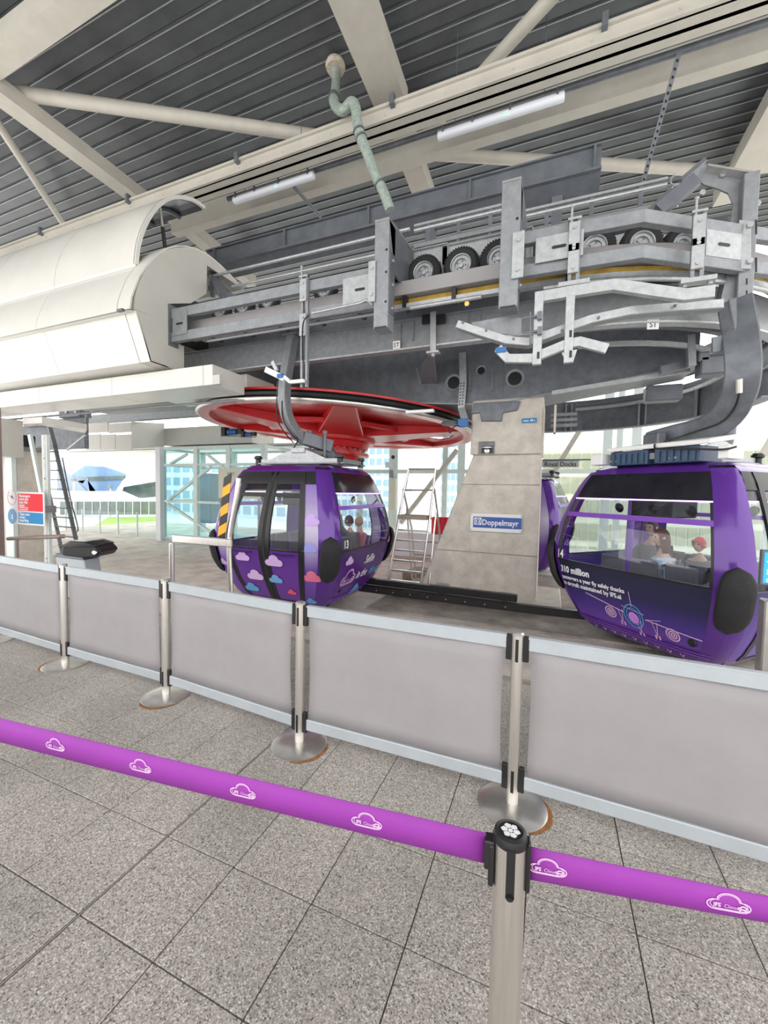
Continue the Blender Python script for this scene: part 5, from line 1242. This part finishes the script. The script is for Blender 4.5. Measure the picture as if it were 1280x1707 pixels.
def tape(label,A,Bp,topA,botA,topB,botB,logos):
    """vertical band between plan points A and Bp; heights given at both ends"""
    dd=V(Bp.x-A.x,Bp.y-A.y,0); L=dd.length; dd/=L; nn=V(-dd.y,dd.x,0)
    if nn.dot(CAM-A)<0: nn=-nn
    t=thing('barrier_tape',label,'tape',V(A.x,A.y,botA)); 
    n=24; vs=[];fs=[];sag=.012
    def pt(s,v_,o=0):
        q=s/L; z0=botA+(botB-botA)*q-sag*4*q*(1-q); z1=topA+(topB-topA)*q-sag*4*q*(1-q); return A.xy.to_3d()+dd*s+V(0,0,z0+(z1-z0)*v_)+nn*o
    for i in range(n+1):
        for v_ in(0,.5,1): vs.append(pt(L*i/n,v_,.0))
    for i in range(n):
        for k in(0,1): fs.append((3*i+k,3*i+3+k,3*i+4+k,3*i+1+k))
    MB().add(vs,fs).build('webbing','tape',t,smooth=True,solid=.0012)
    for px,py in logos:
        mb=MB()
        r=cF+cR*((px-640)/FPX)+cU*((853.5-py)/FPX); tt=(A-CAM).dot(nn)/r.dot(nn); P0=CAM+r*tt; s0=(P0-A).dot(dd); 
        q=s0/L; H_=(topA+(topB-topA)*q)-(botA+(botB-botA)*q)
        sg=1 if dd.dot(cR)>0 else -1
        v0=.5
        logo(mb,lambda x,y:pt(s0+sg*x,v0+y/H_,.0018),.062); mb.build('badge','neon',t)
    return t
A=tp+Matrix.Rotation(fa+.08-PI/2,3,'Z')@V(.049,0,0); A.z=0
B0=at(0,1211,z=.93)
def zpl(px,py,A,B0):
    dd=(V(B0.x-A.x,B0.y-A.y,0)).normalized(); nn=V(-dd.y,dd.x,0); r=cF+cR*((px-640)/FPX)+cU*((853.5-py)/FPX); return (CAM+r*((A-CAM).dot(nn)/r.dot(nn)))
tl=zpl(0,1191,A,B0);bl_=zpl(0,1231,A,B0); ta=zpl(806,1388,A,B0).z; ba=zpl(806,1439,A,B0).z
k=2.0; E_=A+(V(B0.x,B0.y,0)-V(A.x,A.y,0))*k
tape('purple barrier tape crossing the whole foreground from the left edge to the tape post',A,E_,ta,ba,ta+(tl.z-ta)*k,ba+(bl_.z-ba)*k,[(93,1233),(235,1274),(406,1319),(612,1368)])
A=tp+Matrix.Rotation(fa+.08+PI/2,3,'Z')@V(.039,0,0); A.z=0; B0=at(1280,1508,z=.92)
tl=zpl(1280,1487,A,B0);bl_=zpl(1280,1531,A,B0); ta=zpl(880,1411,A,B0).z; ba=zpl(880,1466,A,B0).z
k=4.0
E_=A+(V(B0.x,B0.y,0)-V(A.x,A.y,0))*k
tape('purple barrier tape running from the tape post to the right edge',A,E_,ta,ba,ta+(tl.z-ta)*k,ba+(bl_.z-ba)*k,[(914,1441),(1215,1502)])
# ================================================================ PLATFORM EDGE ITEMS
t=thing('gate_post','round stainless gate post with chrome rail and bent tube in front of the left cabin','post',at(286,1000,y=3.62)); bx=at(286,905,y=3.62); zt=bx.z
MB().tube([V(bx.x,3.62,0),V(bx.x,3.62,zt-.01)],.030,20).lathe((bx.x,3.62,zt-.012),[(0,.014),(.026,.010),(.030,0)],20).build('post','inox',t,smooth=True)
e=at(386,905,y=3.62); MB().box(bx.x+.025,e.x,3.60,3.64,e.z-.05,e.z+.045).build('rail','inox',t,bevel=.008)
P=[at(398,797,y=3.66),at(394,830,y=3.66),at(385,880,y=3.66),at(382,920,y=3.66),at(385,985,y=3.66)]; P.append(V(P[-1].x+.02,3.66,0))
MB().tube(smoothp(P,6),.028,14).build('bent_tube','inox',t,smooth=True)
q0=at(386,790,y=3.70); q1=at(374,905,y=3.70); q2=at(377,790,y=3.70)
W0=(at(394,800,y=3.70).x-at(381,800,y=3.70).x)
for k in range(7):
    a_=q0+(q1-q0)*(k/7); b_=q0+(q1-q0)*((k+1)/7); sl=V(0,0,.045)
    MB().hexa([a_+V(-W0,0,0)-sl,a_+V(0,0,0)+sl*.3,b_+V(0,0,0)+sl*.3,b_+V(-W0,0,0)-sl,a_+V(-W0,.008,0)-sl,a_+V(0,.008,0)+sl*.3,b_+V(0,.008,0)+sl*.3,b_+V(-W0,.008,0)-sl]).build('warning_stripe','black' if k%2==0 else 'amber',t)
t=thing('scanner','black hooded ticket reader with clear visor on a grey pedestal','machine',at(165,1000,y=4.1)); local(t)
c=at(150,917,y=3.95); t.location=V(c.x,3.95,-.0); t.rotation_euler.z=.30; zc_=c.z+.02; t.scale=(1.25,1.25,1)
MB().hexa([V(-.30,-.12,0),V(.10,-.12,0),V(.10,.12,0),V(-.30,.12,0),V(-.34,-.12,zc_-.10),V(.02,-.12,zc_-.14),V(.02,.12,zc_-.14),V(-.34,.12,zc_-.10)]).build('pedestal','alu',t,bevel=.01)
MB().hexa([V(-.35,-.13,zc_-.11),V(.03,-.13,zc_-.15),V(.03,.13,zc_-.15),V(-.35,.13,zc_-.11),V(-.33,-.12,zc_-.06),V(.0,-.12,zc_-.09),V(.0,.12,zc_-.09),V(-.33,.12,zc_-.06)]).build('tray','steel',t,bevel=.005)
prf=[(-.24,-.08),(.02,-.11),(.20,-.09),(.26,.0),(.20,.07),(.06,.115),(-.12,.12),(-.22,.06)]
MB().prism([V(x,-.15,zc_+z) for x,z in prf],(0,.30,0)).build('hood','black',t,bevel=.02)
MB().prism([V(x*1.03,-.155,zc_+.012+z*1.05) for x,z in prf[4:]+[(-.2,.02),(.15,.03)]],(0,.31,0)).build('visor','smoke',t,bevel=.01)
MB().lathe((.19,-.155,zc_-.02),[(0,.008),(.028,.008),(.034,.0)],16,(0,-1,0)).build('lock','inox',t,smooth=True)
t=thing('handrail','bronze round handrail ending left of the ladder stair','handrail',at(60,890,y=4.4)); a=at(14,898,y=4.85); b=at(102,894,y=4.85)
MB().tube([a,b,b+V(.03,.05,0)],.04,12).build('rail','brown',t,smooth=True); MB().tube([V(a.x+.3,4.85,-.6),V(a.x+.3,4.85,a.z)],.025,10).build('baluster','brown',t)
# bronze post at far left, glazed post with warning sign, concrete wall
a=at(-30,715,y=4.3); b=at(11,990,y=4.7); tag(MB().box(a.x-.6,b.x,4.3,4.7,-.6,3.2).build('corner_post','brown',bevel=.01),'bronze clad post at the left picture edge','post')
t=thing('glazed_mullion','pale riveted upright mullion beside the red and blue sign','post',at(80,1000,y=5.2)); a=at(69,725,y=5.2); xe=at(87,900,y=5.26).x; wm=xe-a.x
MB().box(a.x,a.x+wm*.35,5.2,5.26,-.6,a.z).build('face','bwhite',t); MB().box(a.x+wm*.35,a.x+wm*.75,5.19,5.26,-.6,a.z).build('rib','inoxb',t); MB().box(a.x+wm*.75,xe,5.2,5.26,-.6,a.z).build('edge','glframe',t)
mb=MB()
for k in range(7): mb.bolt((a.x+wm*.55,5.19,-.3+k*.42),(0,-1,0),.012,.008)
mb.build('rivet','galvd',t)
a=at(-40,870,y=6.2);b=at(26,750,y=6.2); yk=at(72,750,x=b.x).y; t=thing('concrete_pier','pale green-grey concrete pier behind the warning sign','wall',((a.x+b.x)/2,7,-.6)); zb=b.z
MB().box(a.x,b.x,6.2,yk,-.6,zb).build('shaft','conc',t,bevel=.02); MB().box(at(8,800,y=6.1).x,b.x+.01,6.1,6.2,-.6,zb+.1).build('edge_strip','glframe',t); MB().box(a.x,b.x+.02,6.1,yk,zb,zb+.10).build('cap','galv',t)
t=thing('black_cases','row of black slanted equipment boxes on top of the concrete pier','case',at(20,742,y=6.5))
for k in range(3): p=at(14+k*7,738,y=6.5); MB().hexa([p+V(-.1,0,-.22),p+V(.08,0,-.22),p+V(.08,.4,-.22),p+V(-.1,.4,-.22),p+V(.0,0,.22),p+V(.12,0,.22),p+V(.12,.4,.22),p+V(.0,.4,.22)]).build('case','black',t,bevel=.03)
a=at(12,872,y=5.0);b=at(75,821,y=5.0); t=thing('warning_sign','red and blue safety notice about passing and boarding at far left','sign',((a.x+b.x)/2,5,a.z)); local(t); W_=(b.x-a.x); H_=(b.z-a.z); t.location=V(a.x,5,a.z)
MB().box(0,W_,-.02,0,0,H_).build('board','bwhite',t,bevel=.003); MB().box(W_-.14,W_-.02,0,.21,H_*.4,H_*.6).build('bracket','galv',t); MB().box(W_*.34,W_*.97,-.024,-.02,H_*.42,H_*.95).build('red_field','signr',t); MB().box(W_*.34,W_*.97,-.024,-.02,H_*.05,H_*.385).build('blue_field','blueb',t)
mb=MB()
for k,s in enumerate(('Passengers','must not','pass this','point')): decal(mb,text2d(s,H_*.115,.002),lambda x,y:V(W_*.38+x*1.12,-.026,H_*(.84-.095*k)+y))
for k,s in enumerate(('Offenders may','be prosecuted')): decal(mb,text2d(s,H_*.075,.001),lambda x,y:V(W_*.38+x,-.026,H_*(.505-.06*k)+y))
for k,s in enumerate(('Take care','when','boarding')): decal(mb,text2d(s,H_*.115,.002),lambda x,y:V(W_*.38+x*1.12,-.026,H_*(.285-.095*k)+y))
mb.build('lettering','print',t)
mb=MB(); decal(mb,ring2(circ(W_*.18,H_*.82,W_*.12),0,wd=.012),lambda x,y:V(x,-.023,y)); decal(mb,line2(W_*.11,H_*.87,W_*.25,H_*.77,.012),lambda x,y:V(x,-.0235,y)); mb.build('no_entry_symbol','signr',t)
mb=MB(); decal(mb,fan(circ(W_*.18,H_*.835,W_*.022)),lambda x,y:V(x,-.0225,y)); decal(mb,line2(W_*.18,H_*.85,W_*.17,H_*.77,.02),lambda x,y:V(x,-.0225,y)); mb.build('figure_symbol','black',t)
decal(MB(),fan(circ(W_*.18,H_*.23,W_*.12)),lambda x,y:V(x,-.023,y)).build('symbol_disc','blueb',t); mb=MB(); decal(mb,rect2(W_*.165,H_*.21,W_*.195,H_*.29),lambda x,y:V(x,-.0245,y)); decal(mb,fan(circ(W_*.18,H_*.18,W_*.02)),lambda x,y:V(x,-.0245,y)); mb.build('exclamation_mark','print',t)
MB().beam(at(55,735,y=5.15),at(75,825,y=5.15),.06,.05,(0,1,0)).build('bracket','glframe',t) if 0 else None
# steep ladder stair
t=thing('steel_ladder','steep grey steel ladder stair rising to the maintenance platform','ladder',at(105,900,y=8.0))
L0,L1=at(92,745,y=8.0),at(126,897,y=8.0); d_=(L1-L0); L1=L0+d_*1.25; W2_=-.85
MB().beam(L0,L1,.04,.11,(0,1,0)).build('stringer','steel',t); MB().beam(L0+V(W2_,0,0),L1+V(W2_,0,0),.04,.10,(0,1,0)).build('stringer','galv',t)
for k in range(12):
    p=L0+(L1-L0)*(k+.5)/12; MB().beam(p,p+V(W2_,0,0),.16,.03).build('tread','steel',t)
MB().tube(smoothp([at(104,763,y=7.9),at(117,830,y=7.9),at(130,880,y=7.9),at(125,886,y=7.9)],4),.018,8).build('handrail','steel',t,smooth=True)
MB().beam(at(92,745,y=8)+V(0,0,0),at(80,700,y=9.2),.05,.12,(0,1,0)).build('top_stringer','steel',t)
t=thing('wall_brace','light steel diagonal brace in front of the concrete pier','brace',at(62,780,y=6.0)); MB().beam(at(50,725,y=5.9),at(70,825,y=5.9),.10,.06,(0,1,0)).build('bar','glframe',t)
MB().beam(at(143,725,y=9.4),at(112,750,y=9.4),.06,.06,(0,1,0)).build('knee_bar','galv2',t)
a=at(10,728,y=9.6); b=at(141,745,y=9.6); tag(MB().box(a.x,b.x,9.6,9.75,b.z-.05,b.z+.9).build('platform_girder','galvd'),'dark girder under the maintenance platform at far left','girder')
# ================================================================ STEP LADDER
t=thing('stepladder','tall aluminium stepladder with guard hoop between the left cabin and the pillar','ladder',at(690,1000,y=8.6))
def la(px,py,y): return at(px,py,y=y)
def tb(nm,pts,r=.022): return MB().tube([la(*p) for p in pts],r,8).build(nm,'inox',t,smooth=True)
tb('front_rail',[(681,782,8.6),(674,815,8.6),(664,865,8.5),(645,1000,8.3)],.026); tb('front_rail',[(726,782,8.6),(716,865,8.5),(697,1000,8.3)],.026)
tb('rear_rail',[(672,815,8.6),(686,880,8.9),(696,1000,9.2)]); tb('rear_rail',[(724,815,8.6),(732,880,8.9),(738,990,9.2)])
tb('side_rail',[(669,845,8.5),(640,1000,8.2)]); tb('side_rail',[(727,850,8.6),(712,1005,8.3)]); tb('side_rail',[(678,848,8.8),(690,1000,9.1)])
tb('hoop',[(681,782,8.6),(716,782,8.6),(726,782,8.6)],.018); tb('hoop',[(680,783,8.7),(676,817,8.7)],.018)
tb('guard_bar',[(675,817,8.6),(724,817,8.6)],.02); 
a=la(665,861,8.45);b=la(713,861,8.45); MB().box(a.x,b.x,8.35,8.75,a.z-.05,a.z+.04).build('platform','wood',t)
for k in range(7):
    q=(k+1)/8; a=la(664-19*q,866+134*q,8.5-.2*q); b=la(716-19*q,866+134*q,8.5-.2*q); MB().beam(a,V(b.x,a.y,a.z),.08,.03).build('tread','inox',t)
for k in range(4):
    q=(k+1)/5; a=la(686+10*q,880+110*q,8.9+.3*q); b=la(732+6*q,880+110*q,8.9+.3*q); MB().tube([a,V(b.x,a.y,a.z)],.016,6).build('rear_rung','inox',t)
for px,y in((647,8.3),(697,8.3),(690,9.1),(737,9.2)): p=la(px,1004,y); MB().rbox((p.x,p.y,p.z),(.07,.08,.07)).build('foot','black',t,bevel=.01)
a=la(662,1010,8.25);b=la(692,1018,8.25); tag(MB().box(a.x,b.x,8.2,8.3,b.z,a.z).build('pale_tray','alu',bevel=.01),'small pale tray with blue label lying at the foot of the stepladder','tray')
t=thing('timber_crate','weathered slatted wooden crate standing behind the stepladder','crate',at(685,985,y=9.6)); a=at(670,985,y=9.6);b=at(702,958,y=9.6)
for k in range(3): MB().box(a.x,b.x,9.6,9.63,a.z+(b.z-a.z)*k/3+.01,a.z+(b.z-a.z)*(k+1)/3-.01).build('slat','wood',t)
for k in range(5): MB().box(a.x,b.x,9.62+.14*k,9.74+.14*k,b.z-.03,b.z).build('slat','wood',t)
MB().box(a.x+.02,b.x-.02,9.64,10.3,a.z,b.z-.04).build('core','wood',t)
# ================================================================ REAR GLAZING, SIGN, RED BARRIER
YB=17.5
def vpost(px,w_,y=YB,z0=-.6,z1=6,name='mullion',mt='bwhite',par=None):
    p=at(px,800,y=y); return MB().box(p.x-w_/2,p.x+w_/2,y,y+.12,z0,z1).build(name,mt,par)
t=thing('glazed_wall','white framed rear glazing with diagonal braces behind the stepladder','glazing',(-2,YB,-.6))
for px,w_ in((600,.3),(655,.42),(741,.22),(768,.30),(1010,.3),(1030,.2),(1058,.3),(1290,.3)): vpost(px,w_,par=t,mt='glframe')
zr=at(740,785,y=YB).z
MB().box(at(380,785,y=YB).x,at(1290,785,y=YB).x,YB-.02,YB+.1,zr-.11,zr+.06).build('transom','glframe',t)
for a_,b_ in(((762,750),(668,872)),((972,708),(915,800)),((1340,640),(1270,760))): MB().beam(at(*a_,y=YB-.2),at(*b_,y=YB-.2),.18,.18,(0,1,0)).build('brace','beam',t)
MB().box(at(380,785,y=YB).x,at(1290,785,y=YB).x,YB+.03,YB+.05,-.6,6).build('pane','clear',t)
t=thing('call_panel','upright orange and white call panel on the rear glazing post','panel',at(655,850,y=17.38)); a=at(650,850,y=17.38);b=at(660,798,y=17.38); MB().box(a.x,b.x,17.38,17.5,a.z,b.z).build('panel','facy',t); MB().rbox(at(648,775,y=17.45),(.32,.1,.26)).build('box','bwhite',t); MB().rbox(at(652,790,y=17.45),(.15,.1,.35)).build('intercom','galv',t); MB().lathe(at(655,762,y=17.48),[(0,.01),(.07,.01),(.09,0)],12,(0,-1,0)).build('camera','black',t)
a=at(718,890,y=13.5);b=at(753,863,y=13.5); t=thing('red_barrier','bright red plastic barrier behind the stepladder','barrier',((a.x+b.x)/2,13.5,a.z)); MB().box(a.x,b.x+.3,13.5,13.7,a.z,b.z).build('board','signr',t,bevel=.04); mb=MB()
for k in range(4): x=a.x+(b.x-a.x)*(k+.5)/4; mb.box(x-.03,x+.03,13.47,13.5,a.z,b.z-.05)
mb.build('rib','signr',t)
tag(MB().box(a.x-2.2,b.x+.6,13.45,14.2,-.6,a.z).build('low_cabinet','bwhite'),'low white block under the red plastic barrier','block')
a=at(890,779,y=12.5);b=at(965,768,y=12.5); t=thing('direction_sign','small grey Royal Docks sign right of the pillar','sign',((a.x+b.x)/2,12.5,a.z)); MB().box(a.x,b.x,12.5,12.54,a.z,b.z).build('board','galv2',t); MB().box(a.x,b.x,12.48,12.5,b.z,b.z+.02).build('edge','galvd',t)
m0=at(907,777.5,y=12.48); decal(MB(),text2d('Royal Docks',.185,.002),lambda x,y:V(m0.x+x*.88,12.485,m0.z+y)).build('lettering','black',t)
MB().tube([V(a.x,12.55,b.z+.03),V(b.x+1.5,12.55,b.z+.03)],.02,6).build('bar','galvd',t)
# third cabin seen behind the pillar: same pattern, a copy
# lift tower
t=thing('lift_tower','pale green steel lift tower with glass walls left of the left cabin','tower',at(320,890,y=12.8)); yv=12.8
zl=[at(300,y_,y=yv).z for y_ in(757,775,836,893)]
x0=at(272,800,y=yv).x; x1=at(440,800,y=yv).x
TT=at(274,743,y=14).z-.25
for x in(x0,x0+ (x1-x0)*.36,x0+(x1-x0)*.68,x1): 
    for yy in(yv,yv+2.2): MB().box(x-.10,x+.10,yy-.08,yy+.08,-.6,TT).build('upright','glframe',t)
for z in zl[1:3]+[TT-.06]: 
    for yy in(yv,yv+2.2): MB().box(x0,x1,yy-.06,yy+.06,z-.05,z+.05).build('cross_beam','glframe',t)
    for x in(x0,x1): MB().box(x-.06,x+.06,yv,yv+2.2,z-.05,z+.05).build('cross_beam','glframe',t)
for a_,b_ in(((280,835),(352,778)),((280,840),(352,888)),((285,773),(312,757)),((345,757),(385,790))): MB().beam(at(*a_,y=yv-.02),at(*b_,y=yv-.02),.10,.10,(0,1,0)).build('diagonal','glframe',t)
for k in range(3): xa=x0+(x1-x0)*(0,.36,.68)[k]; xb=x0+(x1-x0)*(.36,.68,1)[k]; MB().box(xa+.1,xb-.1,yv-.01,yv+.01,-.55,TT).build('pane','cyan',t)
MB().box(x0-.01,x0+.01,yv+.1,yv+2.1,-.55,TT).build('pane','cyan',t)
MB().box(x0+1.0,x0+1.9,yv+.8,yv+1.6,.1,2.3).build('lift_car','bglassd',t,bevel=.03); MB().box(x0-.2,x1,yv-.2,yv+2.4,-.6,-.5).build('plinth','bwhite',t)
mb=MB()
for k in range(8): mb.lathe((x0,yv-.08,-.2+.42*k),[(0,.02),(.03,.02),(.03,0)],10,(0,-1,0))
mb.build('bolt','galv2',t)
t=thing('notice_board','cream notice panel seen between the lift tower and the left cabin','panel',at(370,790,y=11.5)); a=at(364,830,y=11.5);b=at(392,781,y=11.5); MB().box(a.x,b.x+1.2,11.5,11.55,a.z,b.z).build('board','facy',t); MB().box(a.x+.05,a.x+.12,11.5,11.55,-.6,a.z).box(b.x+1.0,b.x+1.07,11.5,11.55,-.6,a.z).build('leg','galv',t); m1=at(378,792,y=11.48); decal(MB(),text2d('Lift 2',.16,.001),lambda x,y:V(m1.x+x,11.49,m1.z+y)).build('lettering','blue',t)
# white end post and glass balustrade towards the plaza
a=at(260,895,y=12.3);b=at(266,745,y=12.3); tag(MB().box(a.x,b.x,12.3,12.5,-.6,b.z).build('white_post','bwhite'),'slim white post at the left side of the lift tower','post')
t=thing('glass_balustrade','low glass balustrade at the far edge of the boarding floor','balustrade',at(190,890,y=12.8)); a=at(110,880,y=12.9); b=at(262,880,y=12.9)
for k in range(5): xa=a.x+(b.x-a.x)*k/5; xb=a.x+(b.x-a.x)*(k+1)/5; MB().box(xa+.03,xb-.03,12.9,12.92,-.6,.45).build('pane','clear',t); MB().box(xa-.02,xa+.02,12.88,12.94,-.6,.5).build('upright','bwhite',t)
# digital screen post at right edge
t=thing('info_screen','slim blue digital screen on a pale post at the right edge','screen',at(1275,1100,y=4.4)); y_=4.3
a=at(1267,975,y=y_);b=at(1276,917,y=y_); sx=a.x
MB().box(sx,sx+.42,y_,y_+.05,a.z,b.z).build('casing','steel',t,bevel=.005); MB().box(sx+.015,sx+.405,y_-.006,y_,a.z+.02,b.z-.02).build('display','screen',t)
mb=MB()
for k,s in enumerate(('WATCH','DOORS','CLOSING')): decal(mb,text2d(s,.06,.001),lambda x,y:V(sx+.03+x,y_-.009,b.z-.13-.07*k+y))
mb.build('lettering','print',t)
a=at(1269,1100,y=y_); MB().box(a.x,a.x+.14,y_+.0,y_+.12,-.6,b.z-.42).build('post','inoxb',t,bevel=.01)
# ================================================================ BEYOND THE STATION
G=-5
def gp(px,Yv,z): p=at(px,820,y=Yv); return V(p.x,Yv,z)
lawn=MB().prism([at(158,876,z=G),at(180,863,z=G),at(275,861,z=G),at(282,878,z=G)],(0,0,.06)); tag(lawn.build('lawn','grass'),'bright green lawn on the plaza beyond the station','lawn')
t=thing('crystal_building','faceted blue glass building with slate wings beyond the plaza','building',at(170,857,y=62)); yb=62
def q(px,py,dy=0): return at(px,py,y=yb+dy)
def facet(nm,P,mt,ex=3): 
    MB().prism(P,V(-.80,.6,0)*ex).build(nm,mt,t)
facet('facet',[q(118,792),q(141,776),q(146,795)],'bglass'); facet('facet',[q(141,776),q(175,778),q(211,790),q(208,798),q(146,795)],'bglassd' if 0 else 'bglass',3)
facet('facet',[q(118,792),q(146,795),q(138,806),q(126,802)],'bglassd'); facet('glazed_band',[q(146,795,-.2),q(208,793,-.2),q(206,800,-.2),q(146,802,-.2)],'shop')
facet('facet',[q(126,802),q(146,800),q(160,819),q(140,822)],'bglass'); facet('facet',[q(146,801),q(205,800),q(190,822),q(150,822)],'bglass')
facet('wing',[q(95,770,-6),q(148,822,-6),q(95,826,-6)],'bglassd'); facet('wing',[q(206,812,2),q(268,800,2),q(268,832,2),q(200,828,2)],'shop')
facet('white_roof',[q(205,812,-1),q(212,800,-1),q(270,788,-1),q(270,801,-1)],'bwhite')
facet('canopy_roof',[q(92,832,-10),q(97,819,-10),q(205,819,-10),q(230,830,-10),q(222,834,-10)],'bwhite'); facet('canopy_roof',[q(225,832,-8),q(270,828,-8),q(270,836,-8)],'bwhite')
for k in range(12):
    x=100+k*13.5; facet('shop_pane',[q(x,836,-5),q(x+12.6,836,-5),q(x+12.6,858,-5),q(x,858,-5)],'shop',.2); 
    if k%2==0: facet('column',[q(x+12.4,836,-6),q(x+13.6,836,-6),q(x+13.6,859,-6),q(x+12.4,859,-6)],'bwhite',.3)
for i,(px,y0_,y1_) in enumerate(((123,800,870),(184,812,862))):
    a=at(px,y1_,z=G); b=at(px,y0_,y=a.y); t2=thing('street_lamp',['pale street lamp nearest the ladder stair on the plaza','thin street lamp in front of the blue building'][i],'lamp',a); MB().tube([a,b],.12,6).build('pole','bwhite',t2); MB().rbox(b,(.9,.5,.5)).build('lamp_head','galv',t2)
# apartments behind and the cream office block
def block(label,px0,px1,py0,yv,nx,ny,wm,gm,z0=G,fx=.68,fz=.6):
    a=at(px0,py0,y=yv);b=at(px1,py0,y=yv); zt=a.z; t=thing('apartment_building',label,'building',((a.x+b.x)/2,yv,z0)); MB().box(a.x,b.x,yv,yv+12,z0,zt).build('wall',wm,t)
    dx=(b.x-a.x)/nx; dz=(zt-z0)/ny
    w0=None
    for i in range(nx):
        for j in range(ny):
            if nx*ny>300: break
            m0=(a.x+dx*(i+.5)); zc=z0+dz*(j+.5)
            if w0 is None: w0=MB().box(-dx*fx/2,dx*fx/2,-.12,.05,-dz*fz/2,dz*fz/2).build('window',gm,t); w0.location=V(m0,yv,zc) 
            else: o=w0.copy(); COL.objects.link(o); o.location=V(m0,yv,zc)
    return t
WORLD_fix=True
block('pale blue apartment tower seen left of the pillar',738,772,640,60,4,14,'aptw','aptg')
block('pale blue apartment block seen just right of the left cabin',560,652,660,64,8,13,'aptw','aptg')
block('cream office block with olive windows behind the right cabin',905,1420,752,42,26,5,'facy','facg',fx=.8,fz=.72)
block('long pale low building beyond the lift tower',272,520,770,75,14,4,'aptw','aptg')
# far kiosk cabin at the right behind (parked cabin glimpsed left of cabin 14)
c3=copy_tree(C13); c3.location=(-.85,12.6,-.42); c3.rotation_euler.z=PI*.95; c3['label']='third purple cabin glimpsed between the concrete pillar and the right cabin'
for o in list(c3.children):
    if o.name.split('.')[0] in('lettering','badge','warning_stripe'): D.objects.remove(o)
